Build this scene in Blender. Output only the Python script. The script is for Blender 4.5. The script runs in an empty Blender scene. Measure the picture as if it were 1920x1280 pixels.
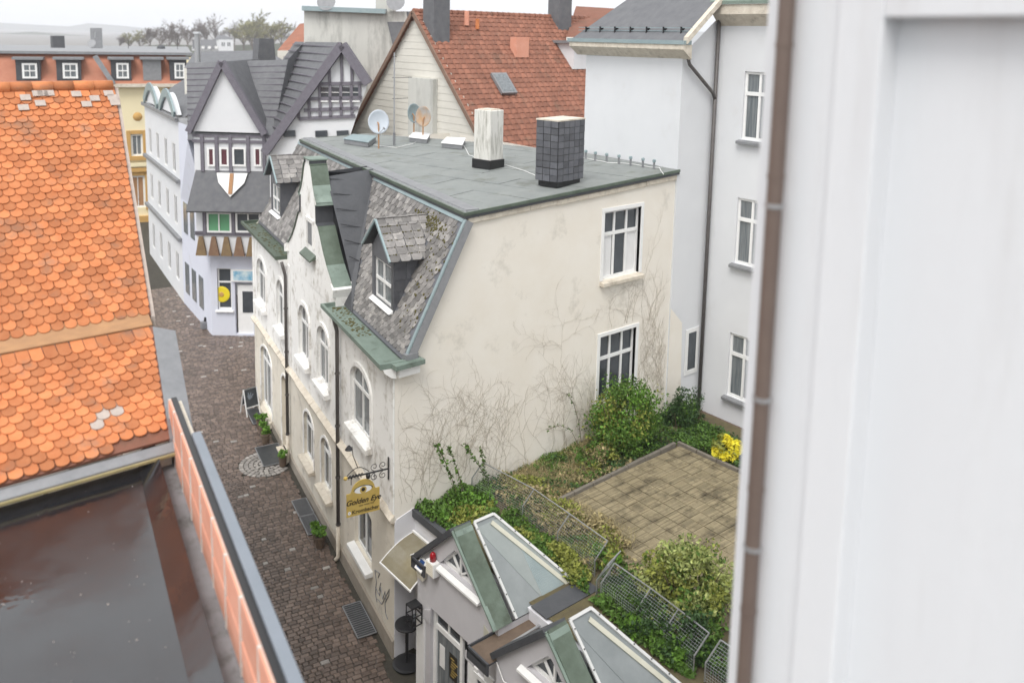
import bpy, bmesh, math, random
import numpy as np
from mathutils import Matrix, Vector
random.seed(7); RNG = np.random.default_rng(7)
S = bpy.context.scene
COL = S.collection
# ---------------------------------------------------------------- camera
CAM = (-10.31858, -16.75663, 15.62942); YAW = 0.690625; PIT = 0.134381; ROLL = 0.0212326
FPX = 1583.02654; SY = -356.93284; FA = 0.194751
O_ = np.array(CAM)
_w = np.array([math.sin(YAW)*math.cos(PIT), math.cos(YAW)*math.cos(PIT), -math.sin(PIT)])
_r = np.cross(_w, [0, 0, 1]); _r /= np.linalg.norm(_r); _u = np.cross(_r, _w)
_c, _s = math.cos(ROLL), math.sin(ROLL)
R_, U_ = _c*_r+_s*_u, _c*_u-_s*_r
cd = bpy.data.cameras.new('camera'); cam = bpy.data.objects.new('camera', cd); COL.objects.link(cam)
cam.matrix_world = Matrix(((R_[0], U_[0], -_w[0], CAM[0]), (R_[1], U_[1], -_w[1], CAM[1]), (R_[2], U_[2], -_w[2], CAM[2]), (0, 0, 0, 1)))
cd.sensor_width = 36; cd.lens = FPX/1920*36; cd.shift_y = SY/1920; cd.clip_start = .1; cd.clip_end = 9000
cd.dof.use_dof = True; cd.dof.focus_distance = 23.0; cd.dof.aperture_fstop = 0.62
S.camera = cam
# ---------------------------------------------------------------- sky, sun, exposure
W = bpy.data.worlds.new('World'); S.world = W; W.use_nodes = True
nt = W.node_tree; nt.nodes.clear()
SUN_EL, SUN_AZ = math.radians(58), math.radians(238)      # azimuth clockwise from +Y
sk = nt.nodes.new('ShaderNodeTexSky'); sk.sky_type = 'NISHITA'; sk.sun_disc = False
sk.sun_elevation = SUN_EL; sk.sun_rotation = SUN_AZ; sk.air_density = 1.0; sk.dust_density = 4.0; sk.ozone_density = 1.0
hs = nt.nodes.new('ShaderNodeHueSaturation'); hs.inputs['Saturation'].default_value = 0.16
mx = nt.nodes.new('ShaderNodeMix'); mx.data_type = 'RGBA'; mx.inputs[0].default_value = .55
mx.inputs[7].default_value = (9.8, 9.95, 10.1, 1)            # even cloud cover over the clear-sky gradient
bg = nt.nodes.new('ShaderNodeBackground'); bg.inputs['Strength'].default_value = 0.124
ow = nt.nodes.new('ShaderNodeOutputWorld')
nt.links.new(sk.outputs[0], hs.inputs['Color']); nt.links.new(hs.outputs[0], mx.inputs[6]); nt.links.new(mx.outputs[2], bg.inputs[0]); nt.links.new(bg.outputs[0], ow.inputs[0])
sl = bpy.data.lights.new('sun', 'SUN'); sl.energy = 1.45; sl.angle = math.radians(28); sl.color = (1, .965, .92)
so = bpy.data.objects.new('sun', sl); COL.objects.link(so)
_sd = Vector((math.sin(SUN_AZ)*math.cos(SUN_EL), math.cos(SUN_AZ)*math.cos(SUN_EL), math.sin(SUN_EL)))
so.rotation_euler = _sd.to_track_quat('Z', 'Y').to_euler(); so.location = _sd*60
S.view_settings.view_transform = 'Standard'; S.view_settings.look = 'None'; S.view_settings.gamma = 1
S.view_settings.use_curve_mapping = False; S.view_settings.exposure = 0.60
S.render.engine = 'CYCLES'; S.cycles.volume_bounces = 4
# ---------------------------------------------------------------- pixel -> place
V3 = lambda *a: np.array(a, float)
fd = V3(math.sin(FA), math.cos(FA), 0); fn = V3(-math.cos(FA), math.sin(FA), 0); UP = V3(0, 0, 1)
def ray(u, v): return _w+R_*(u-960)/FPX-U_*(v-640-SY)/FPX
def pz(u, v, z): d = ray(u, v); return O_+d*(z-O_[2])/d[2]
def py(u, v, y=0.): d = ray(u, v); return O_+d*(y-O_[1])/d[1]
def pxx(u, v, x): d = ray(u, v); return O_+d*(x-O_[0])/d[0]
def pf(u, v, off=0.): d = ray(u, v); return O_+d*((off-O_@fn)/(d@fn))
def ppl(u, v, p, n): d = ray(u, v); return O_+d*(((np.array(p)-O_)@n)/(d@n))
def pd(u, v, dep): return O_+ray(u, v)*dep
def proj(P):
    d = np.asarray(P, float)-O_; z = d@_w
    return 960+FPX*(d@R_)/z, 640+SY-FPX*(d@U_)/z, z
def Fp(t, off, z): return fd*t+fn*off+UP*z
def streetz(t): return 0.0129*t
# ---------------------------------------------------------------- materials
def mat(name, col, rough=.8, metal=0., col2=None, scale=3., amt=.5, detail=6, bump=0., bscale=40., spec=None, stretch=None, stain=None, sscale=.6, samt=.4, island=0., emit=None):
    m = bpy.data.materials.new(name); m.use_nodes = True; t = m.node_tree; n = t.nodes; l = t.links
    b = n['Principled BSDF']; b.inputs['Roughness'].default_value = rough; b.inputs['Metallic'].default_value = metal
    if spec is not None: b.inputs['Specular IOR Level'].default_value = spec
    tc = n.new('ShaderNodeNewGeometry'); vec = tc.outputs['Position']
    if stretch:
        mp = n.new('ShaderNodeMapping'); mp.inputs['Scale'].default_value = stretch; l.new(vec, mp.inputs[0]); vec = mp.outputs[0]
    src = None
    if col2:
        nz = n.new('ShaderNodeTexNoise'); nz.inputs['Scale'].default_value = scale; nz.inputs['Detail'].default_value = detail; nz.inputs['Roughness'].default_value = .65
        l.new(vec, nz.inputs['Vector'])
        rp = n.new('ShaderNodeValToRGB'); rp.color_ramp.elements[0].position = .5-.5*amt*.6; rp.color_ramp.elements[1].position = .5+.5*amt*.6
        rp.color_ramp.elements[0].color = (*col, 1); rp.color_ramp.elements[1].color = (*col2, 1)
        l.new(nz.outputs[0], rp.inputs[0]); src = rp.outputs[0]
    else:
        rg = n.new('ShaderNodeRGB'); rg.outputs[0].default_value = (*col, 1); src = rg.outputs[0]
    if stain:
        nz2 = n.new('ShaderNodeTexNoise'); nz2.inputs['Scale'].default_value = sscale; nz2.inputs['Detail'].default_value = 9; nz2.inputs['Roughness'].default_value = .7
        l.new(vec, nz2.inputs['Vector'])
        r2 = n.new('ShaderNodeValToRGB'); r2.color_ramp.elements[0].position = .62-.25*samt; r2.color_ramp.elements[1].position = .80-.2*samt
        l.new(nz2.outputs[0], r2.inputs[0])
        mm = n.new('ShaderNodeMix'); mm.data_type = 'RGBA'; mm.inputs[7].default_value = (*stain, 1)
        l.new(r2.outputs[0], mm.inputs[0]); l.new(src, mm.inputs[6]); src = mm.outputs[2]
    if island:
        ge = n.new('ShaderNodeNewGeometry'); oi = n.new('ShaderNodeObjectInfo')
        ad = n.new('ShaderNodeMath'); ad.operation = 'ADD'; l.new(ge.outputs['Random Per Island'], ad.inputs[0]); l.new(oi.outputs['Random'], ad.inputs[1])
        fr = n.new('ShaderNodeMath'); fr.operation = 'FRACT'; l.new(ad.outputs[0], fr.inputs[0])
        mr = n.new('ShaderNodeMapRange'); mr.inputs[3].default_value = 1-island; mr.inputs[4].default_value = 1+island; l.new(fr.outputs[0], mr.inputs[0])
        hv = n.new('ShaderNodeHueSaturation'); l.new(src, hv.inputs['Color']); l.new(mr.outputs[0], hv.inputs['Value']); src = hv.outputs[0]
    l.new(src, b.inputs['Base Color'])
    if bump:
        bz = n.new('ShaderNodeTexNoise'); bz.inputs['Scale'].default_value = bscale; bz.inputs['Detail'].default_value = 4; l.new(vec, bz.inputs['Vector'])
        bp = n.new('ShaderNodeBump'); bp.inputs['Strength'].default_value = bump; bp.inputs['Distance'].default_value = .02
        l.new(bz.outputs[0], bp.inputs['Height']); l.new(bp.outputs[0], b.inputs['Normal'])
    if emit: b.inputs['Emission Color'].default_value = (*emit[0], 1); b.inputs['Emission Strength'].default_value = emit[1]
    return m
M = {}
M['cream'] = mat('cream_plaster', (.72, .67, .585), .9, col2=(.78, .745, .68), scale=.9, amt=.9, bump=.15, bscale=60, stain=(.47, .44, .38), sscale=.7, samt=.25)
M['white_old'] = mat('old_white_paint', (.84, .835, .815), .85, col2=(.78, .77, .75), scale=2, amt=.7, bump=.35, bscale=35, stain=(.38, .35, .30), sscale=1.9, samt=.42)
M['beige_gf'] = mat('beige_plaster', (.64, .59, .50), .9, col2=(.71, .67, .59), scale=1.6, amt=.8, bump=.2, bscale=40, stain=(.33, .30, .26), sscale=1.2, samt=.3)
M['plinth'] = mat('plinth_plaster', (.26, .23, .19), .9, col2=(.36, .32, .27), scale=3, amt=.8, bump=.2)
M['stone_worn'] = mat('worn_sandstone', (.66, .61, .52), .9, col2=(.50, .44, .36), scale=5, amt=.7, bump=.5, bscale=25, stain=(.30, .27, .22), sscale=3, samt=.3)
M['white_paint'] = mat('white_paint', (.80, .80, .79), .55, col2=(.74, .74, .73), scale=4, amt=.6)
M['white_wall'] = mat('white_render', (.67, .68, .695), .9, col2=(.62, .632, .65), scale=.8, amt=.8, bump=.08, bscale=90, stain=(.60, .60, .60), sscale=.8, samt=.15)
M['near_wall'] = mat('white_smooth_render', (.67, .685, .705), .9, col2=(.635, .65, .672), scale=1.2, amt=.8, bump=.3, bscale=55, stain=(.585, .59, .60), sscale=1.3, samt=.42, stretch=(1.6, 1.6, .14))
M['grey_annex'] = mat('light_grey_render', (.48, .47, .49), .9, col2=(.53, .52, .54), scale=1.5, amt=.8, bump=.1, bscale=70, stain=(.62, .61, .61), sscale=1.6, samt=.25)
M['pale_annex'] = mat('pale_render', (.66, .66, .69), .9, col2=(.61, .61, .64), scale=1.5, amt=.8, bump=.1, bscale=70)
M['slate'] = mat('weathered_slate', (.15, .143, .14), .7, col2=(.25, .237, .225), scale=6, amt=.8, bump=.35, bscale=45, stain=(.40, .38, .35), sscale=4, samt=.3, island=.42)
M['slate_dark'] = mat('dark_slate', (.075, .078, .09), .5, col2=(.115, .118, .13), scale=5, amt=.8, bump=.2, island=.25)
M['slate_far'] = mat('far_slate', (.095, .098, .108), .7, col2=(.145, .148, .155), scale=3, amt=.8, bump=.2)
M['bitumen'] = mat('grey_bitumen_felt', (.17, .185, .182), .75, col2=(.235, .25, .24), scale=1.4, amt=.8, bump=.25, bscale=120, stain=(.10, .105, .08), sscale=.9, samt=.3, stretch=(1, 1, 1))
M['felt_dark'] = mat('dark_bitumen', (.045, .048, .055), .6, col2=(.07, .073, .08), scale=3, amt=.8, bump=.35, bscale=12)
M['verdigris'] = mat('verdigris_copper', (.14, .185, .155), .6, col2=(.21, .265, .228), scale=3, amt=.8, metal=.1, bump=.1, stain=(.07, .09, .07), sscale=2.2, samt=.3)
M['verdigris_dk'] = mat('dark_verdigris', (.065, .088, .062), .45, col2=(.125, .16, .125), scale=2.2, amt=.7, metal=.2, bump=.1, stain=(.05, .06, .04), sscale=1.5, samt=.3)
M['zinc'] = mat('blue_zinc', (.25, .33, .35), .5, col2=(.33, .40, .41), scale=3, amt=.7, metal=.4)
M['moss'] = mat('moss', (.06, .05, .015), 1, col2=(.11, .10, .03), scale=9, amt=.8, bump=.8, bscale=60)
M['lead'] = mat('lead_sheet', (.20, .205, .215), .6, col2=(.27, .275, .285), scale=4, amt=.7, metal=.3)
M['pipe_dk'] = mat('dark_cast_pipe', (.075, .068, .066), .5, col2=(.11, .10, .095), scale=5, amt=.7)
M['pipe_br'] = mat('brown_pipe', (.13, .095, .08), .5, col2=(.16, .12, .10), scale=3, amt=.7, metal=.2)
M['glass'] = mat('window_glass', (.035, .042, .05), .06, col2=(.07, .08, .09), scale=1.2, amt=.8, spec=.6)
M['glass_lt'] = mat('curtained_glass', (.22, .24, .25), .1, col2=(.10, .115, .125), scale=2.5, amt=.5, spec=.6, stretch=(6, 6, .3))
M['tile'] = mat('orange_clay_tile', (.42, .13, .042), .8, col2=(.52, .20, .08), scale=4, amt=.8, bump=.25, bscale=30, stain=(.25, .14, .09), sscale=1.7, samt=.36, island=.24)
M['tile_old'] = mat('old_red_tile', (.19, .075, .045), .8, col2=(.26, .11, .07), scale=2, amt=.8, bump=.3, stain=(.16, .09, .06), sscale=1.2, samt=.3, island=.2)
M['mortar'] = mat('lime_mortar', (.48, .41, .36), .95, col2=(.36, .31, .28), scale=9, amt=.8, bump=.6)
M['wood_edge'] = mat('weathered_fascia', (.42, .23, .11), .8, col2=(.30, .165, .085), scale=4, amt=.8, stretch=(1, 1, 6))
M['membrane'] = mat('wet_black_membrane', (.010, .010, .012), .3, col2=(.020, .020, .022), scale=.7, amt=.9, bump=.35, bscale=1.6)
M['concrete_moss'] = mat('mossy_concrete', (.17, .17, .175), .9, col2=(.24, .24, .25), scale=3, amt=.8, bump=.4, stain=(.05, .05, .04), sscale=2.5, samt=.5)
M['block'] = mat('red_clay_block', (.62, .27, .18), .85, col2=(.70, .36, .26), scale=3, amt=.8, bump=.3, island=.1)
M['cap_grey'] = mat('grey_metal_cap', (.20, .225, .26), .45, col2=(.17, .195, .225), scale=2, amt=.6)
M['sett'] = mat('basalt_sett', (.105, .076, .061), .18, col2=(.175, .132, .11), scale=2.2, amt=.8, bump=.4, bscale=60, island=.35)
M['sett_lt'] = mat('granite_sett', (.25, .23, .21), .5, col2=(.33, .31, .29), scale=4, amt=.8, bump=.4, island=.25)
M['joint'] = mat('sett_joint_soil', (.035, .030, .025), .9, col2=(.06, .055, .04), scale=6, amt=.8, bump=.5)
M['ground'] = mat('town_ground', (.14, .13, .12), .9, col2=(.19, .18, .165), scale=.3, amt=.8)
M['iron'] = mat('black_iron', (.015, .015, .017), .45)
M['steel_plate'] = mat('dark_steel_plate', (.055, .06, .066), .4, col2=(.085, .09, .095), scale=6, amt=.7, metal=.5)
M['timber'] = mat('dark_timber', (.125, .115, .14), .75, col2=(.165, .155, .18), scale=6, amt=.7)
M['yellow_wall'] = mat('yellow_render', (.78, .69, .46), .9, col2=(.74, .65, .43), scale=.5, amt=.7)
M['ochre'] = mat('ochre_trim', (.50, .30, .10), .85)
M['lilac_wall'] = mat('pale_lilac_render', (.62, .64, .72), .9, col2=(.57, .59, .67), scale=.8, amt=.8, stain=(.5, .5, .52), sscale=.7, samt=.2)
M['galv'] = mat('galvanised_wire', (.42, .43, .44), .4, metal=.7)
M['paver'] = mat('concrete_paver', (.185, .152, .09), .9, col2=(.275, .232, .145), scale=2.2, amt=.9, bump=.6, bscale=30, stain=(.045, .034, .018), sscale=1.6, samt=.55, island=.3)
M['soil'] = mat('dark_soil', (.07, .055, .035), 1, col2=(.13, .11, .05), scale=3, amt=.8, bump=.8)
M['curb'] = mat('old_kerb', (.13, .115, .095), .9, col2=(.19, .17, .14), scale=4, amt=.8, bump=.5)
def leafmat(name, a, b, island=.35, trans=.25):
    m = mat(name, a, .6, col2=b, scale=3.5, amt=.8, island=island, spec=.3)
    p = m.node_tree.nodes['Principled BSDF']; p.inputs['Subsurface Weight'].default_value = 0; p.inputs['Transmission Weight'].default_value = 0
    return m
M['leaf'] = leafmat('green_leaf', (.045, .105, .014), (.095, .17, .028)); M['leaf_dk'] = leafmat('dark_leaf', (.025, .055, .018), (.05, .10, .03))
M['leaf_yg'] = leafmat('yellow_green_leaf', (.15, .18, .03), (.26, .27, .06)); M['leaf_y'] = leafmat('yellow_leaf', (.62, .52, .02), (.75, .68, .06), .2)
M['leaf_var'] = leafmat('variegated_leaf', (.19, .25, .055), (.40, .42, .17)); M['straw'] = leafmat('dry_grass', (.36, .29, .15), (.22, .19, .09), .4)
M['leaf_lt'] = leafmat('fresh_leaf', (.075, .18, .018), (.14, .26, .04))
M['twig'] = mat('twig', (.10, .07, .045), .9); M['dead_vine'] = mat('dead_vine', (.42, .37, .30), .95, col2=(.28, .24, .185), scale=8, amt=.8)
M['pot'] = mat('brown_pot', (.10, .07, .05), .8, col2=(.14, .10, .07), scale=6, amt=.7)
M['red_plastic'] = mat('red_lens', (.30, .005, .012), .2); M['gold'] = mat('gold_sign', (.56, .38, .09), .4, col2=(.70, .53, .17), scale=2.2, amt=.9, metal=.35)
M['ink'] = mat('black_print', (.02, .016, .01), .6); M['ivory'] = mat('ivory_plastic', (.66, .62, .52), .5); M['blue_pv'] = mat('solar_cell', (.02, .07, .22), .15)
M['curtain'] = mat('net_curtain', (.7, .7, .7), .9)
M['skylight'] = mat('skylight_glass', (.15, .168, .17), .1, col2=(.23, .25, .25), scale=1.1, amt=.8, spec=.6)
M['skylight_rib'] = mat('ribbed_skylight_glass', (.20, .225, .22), .25, col2=(.27, .295, .285), scale=1.0, amt=.8)
M['creamframe'] = mat('cream_seal', (.42, .41, .33), .7, col2=(.50, .49, .41), scale=5, amt=.8)
M['poly'] = mat('cloudy_polycarbonate', (.17, .145, .09), .16, col2=(.25, .23, .17), scale=2.5, amt=.9, spec=.6)
M['hill'] = mat('wooded_hill', (.09, .10, .08), 1, col2=(.14, .15, .11), scale=.01, amt=.8)
M['bare'] = mat('bare_branches', (.13, .105, .09), 1); M['catkin'] = leafmat('spring_buds', (.20, .20, .09), (.28, .26, .13))
M['white_dirty'] = mat('dirty_white_render', (.58, .58, .54), .9, col2=(.48, .48, .45), scale=.8, amt=.8, stain=(.26, .26, .24), sscale=.7, samt=.5, stretch=(1.5, 1.5, .35))
M['clap'] = mat('cream_cladding', (.66, .64, .58), .85, col2=(.60, .58, .52), scale=1, amt=.7)
M['dish'] = mat('dish_paint', (.55, .60, .66), .5, col2=(.50, .55, .60), scale=3, amt=.6); M['dish_rust'] = mat('rusty_dish', (.42, .24, .10), .8, col2=(.35, .36, .36), scale=1.8, amt=.6)
M['green_pane'] = mat('green_blind', (.12, .32, .17), .3); M['curtain_red'] = mat('dark_red_curtain', (.10, .03, .04), .5)
M['sunflower'] = mat('yellow_poster', (.75, .60, .02), .5); M['sign_blue'] = mat('blue_shop_sign', (.05, .30, .50), .4, col2=(.60, .70, .72), scale=2.2, amt=.5)
M['tile_mid'] = mat('red_tile', (.36, .135, .08), .8, col2=(.42, .18, .11), scale=2, amt=.8, island=.1)
M['white_streak'] = mat('streaked_white_render', (.70, .69, .65), .9, col2=(.58, .57, .53), scale=3, amt=.8, bump=.4, stain=(.20, .19, .15), sscale=2.4, samt=.5, stretch=(2.2, 2.2, .3))
M['mortar_lt'] = mat('pale_mortar', (.66, .62, .57), .95, col2=(.55, .51, .47), scale=9, amt=.8, bump=.6)
M['shield_a'] = mat('brown_painted_wood', (.16, .085, .055), .8, col2=(.23, .15, .09), scale=5, amt=.8)
M['shield_b'] = mat('ochre_painted_wood', (.24, .17, .08), .8, col2=(.16, .10, .06), scale=5, amt=.8)
M['frame_grey'] = mat('weathered_white_frame', (.60, .60, .59), .6, col2=(.48, .48, .47), scale=6, amt=.8)
M['barge'] = mat('brown_bargeboard', (.17, .105, .075), .8, col2=(.23, .15, .11), scale=3, amt=.8)
M['tar'] = mat('tar', (.012, .012, .013), .35)
mb_ = M['membrane'].node_tree.nodes['Principled BSDF']; mb_.inputs['IOR'].default_value = 1.9; mb_.inputs['Roughness'].default_value = .12
_t = M['membrane'].node_tree; _n = _t.nodes.new('ShaderNodeTexNoise'); _n.inputs['Scale'].default_value = .9; _n.inputs['Detail'].default_value = 7; _g = _t.nodes.new('ShaderNodeNewGeometry'); _m = _t.nodes.new('ShaderNodeMapRange')
_m.inputs[1].default_value = .38; _m.inputs[2].default_value = .62; _m.inputs[3].default_value = .03; _m.inputs[4].default_value = .26
_t.links.new(_g.outputs['Position'], _n.inputs['Vector']); _t.links.new(_n.outputs[0], _m.inputs[0]); _t.links.new(_m.outputs[0], mb_.inputs['Roughness'])
# ---------------------------------------------------------------- mesh helpers
class MB:
    def __init__(s): s.v = []; s.f = []
    def pt(s, p): s.v.append(tuple(float(x) for x in p)); return len(s.v)-1
    def poly(s, pts): s.f.append([s.pt(p) for p in pts]); return s
    def prism(s, pts, ext):
        ext = np.array(ext, float); n = len(pts); a = [s.pt(p) for p in pts]; b = [s.pt(np.array(p)+ext) for p in pts]
        s.f.append(a[::-1]); s.f.append(b)
        for i in range(n): j = (i+1) % n; s.f.append([a[i], a[j], b[j], b[i]])
        return s
    def box(s, o, ax, ay, az):
        o, ax, ay, az = (np.array(k, float) for k in (o, ax, ay, az)); return s.prism([o, o+ax, o+ax+ay, o+ay], az)
    def bar(s, a, b, w, h=None, up=(0, 0, 1)):
        a, b = np.array(a, float), np.array(b, float); d = b-a; L = np.linalg.norm(d); d = d/L; h = h or w
        up = np.array(up, float); x = np.cross(d, up)
        if np.linalg.norm(x) < 1e-4: x = np.cross(d, [1, 0, 0])
        x /= np.linalg.norm(x); y = np.cross(x, d)
        return s.box(a-x*w/2-y*h/2, x*w, y*h, d*L)
    def tube(s, path, r, n=8, cap=True):
        path = [np.array(p, float) for p in path]; rings = []
        rr = r if hasattr(r, '__len__') else [r]*len(path)
        px = None
        for i, p in enumerate(path):
            d = path[min(i+1, len(path)-1)]-path[max(i-1, 0)]; d = d/(np.linalg.norm(d)+1e-9)
            x = px-d*(px@d) if px is not None else np.cross(d, [0, 0, 1] if abs(d[2]) < .9 else [1, 0, 0])
            x /= np.linalg.norm(x)+1e-9; px = x; y = np.cross(d, x)
            rings.append([s.pt(p+(x*math.cos(2*math.pi*k/n)+y*math.sin(2*math.pi*k/n))*rr[i]) for k in range(n)])
        for a, b in zip(rings, rings[1:]):
            for k in range(n): s.f.append([a[k], a[(k+1) % n], b[(k+1) % n], b[k]])
        if cap: s.f.append(rings[0][::-1]); s.f.append(rings[-1])
        return s
    def lathe(s, c, prof, n=16, ax=UP):
        ax = np.array(ax, float); x = np.cross(ax, [0, 0, 1] if abs(ax[2]) < .9 else [1, 0, 0]); x /= np.linalg.norm(x); y = np.cross(ax, x); c = np.array(c, float)
        rings = [[s.pt(c+ax*h+(x*math.cos(2*math.pi*k/n)+y*math.sin(2*math.pi*k/n))*max(r, 1e-4)) for k in range(n)] for r, h in prof]
        for a, b in zip(rings, rings[1:]):
            for k in range(n): s.f.append([a[k], a[(k+1) % n], b[(k+1) % n], b[k]])
        s.f.append(rings[0][::-1]); s.f.append(rings[-1]); return s
    def build(s, name, m, parent=None, smooth=False, bevel=0.):
        base = rootloc(parent)
        me = bpy.data.meshes.new(name)
        me.from_pydata([(x-base[0], y-base[1], z-base[2]) for x, y, z in s.v], [], s.f)
        me.materials.append(M[m] if isinstance(m, str) else m)
        bm = bmesh.new(); bm.from_mesh(me); bmesh.ops.recalc_face_normals(bm, faces=bm.faces); bm.to_mesh(me); bm.free()
        if smooth:
            for p in me.polygons: p.use_smooth = True
        o = bpy.data.objects.new(name, me); COL.objects.link(o)
        if parent: o.parent = parent
        if bevel:
            b = o.modifiers.new('bevel', 'BEVEL'); b.width = bevel; b.segments = 2; b.limit_method = 'ANGLE'
        return o
def rootloc(p):
    l = V3(0, 0, 0)
    while p: l = l+np.array(p.location); p = p.parent
    return l
def tag(o, label=None, cat=None, group=None, kind=None):
    for k, v in (('label', label), ('category', cat), ('group', group), ('kind', kind)):
        if v: o[k] = v
    return o
def thing(name, loc, label, cat, group=None):
    o = bpy.data.objects.new(name, None); o.empty_display_size = .2; COL.objects.link(o); o.location = tuple(float(x) for x in loc)
    return tag(o, label, cat, group)
def piece(name, me, Mx, parent):
    o = bpy.data.objects.new(name, me); COL.objects.link(o); o.parent = parent
    o.matrix_local = Matrix.Translation(Vector(-rootloc(parent))) @ Mx
    return o
def frame_mx(o, x, y, z):
    return Matrix(((x[0], y[0], z[0], o[0]), (x[1], y[1], z[1], o[1]), (x[2], y[2], z[2], o[2]), (0, 0, 0, 1)))
def nrm(v): v = np.array(v, float); return v/np.linalg.norm(v)
def mesh_of(name, mb, m):
    me = bpy.data.meshes.new(name); me.from_pydata(mb.v, [], mb.f); me.materials.append(M[m]); 
    bm = bmesh.new(); bm.from_mesh(me); bmesh.ops.recalc_face_normals(bm, faces=bm.faces); bm.to_mesh(me); bm.free(); return me
# wall in a vertical plane: fr(a, z, d) gives the point at run a, height z, depth d behind the face
def arch_pts(o, n=10):
    a0, a1, z0, z1 = o['a0'], o['a1'], o['z0'], o['z1']; rise = o.get('rise', 0)
    if not rise: return [(a0, z1), (a1, z1)]
    w = (a1-a0)/2; c = (a0+a1)/2
    return [(c-w*math.cos(math.pi*i/n), z1-rise+rise*math.sin(math.pi*i/n)) for i in range(n+1)]
def wall(fr, a0, a1, z0, z1, ops, depth=.18):
    mb = MB()
    As = sorted({a0, a1, *[o['a0'] for o in ops], *[o['a1'] for o in ops]}); Zs = sorted({z0, z1, *[o['z0'] for o in ops], *[o['z1'] for o in ops]})
    for i in range(len(As)-1):
        for j in range(len(Zs)-1):
            ca, cz = (As[i]+As[i+1])/2, (Zs[j]+Zs[j+1])/2
            if any(o['a0'] < ca < o['a1'] and o['z0'] < cz < o['z1'] for o in ops): continue
            mb.poly([fr(As[i], Zs[j], 0), fr(As[i+1], Zs[j], 0), fr(As[i+1], Zs[j+1], 0), fr(As[i], Zs[j+1], 0)])
    for o in ops:
        ap = arch_pts(o)
        for (pa, pz_), (qa, qz) in zip(ap, ap[1:]):
            if o.get('rise'): mb.poly([fr(pa, pz_, 0), fr(qa, qz, 0), fr(qa, o['z1']+1e-4, 0), fr(pa, o['z1']+1e-4, 0)])
            mb.poly([fr(pa, pz_, 0), fr(qa, qz, 0), fr(qa, qz, depth), fr(pa, pz_, depth)])
        loop = [(o['a0'], o['z0']), (o['a1'], o['z0'])]
        mb.poly([fr(*loop[0], 0), fr(*loop[1], 0), fr(*loop[1], depth), fr(*loop[0], depth)])
        for a, zt in ((o['a0'], ap[0][1]), (o['a1'], ap[-1][1])): mb.poly([fr(a, o['z0'], 0), fr(a, zt, 0), fr(a, zt, depth), fr(a, o['z0'], depth)])
    return mb
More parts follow.
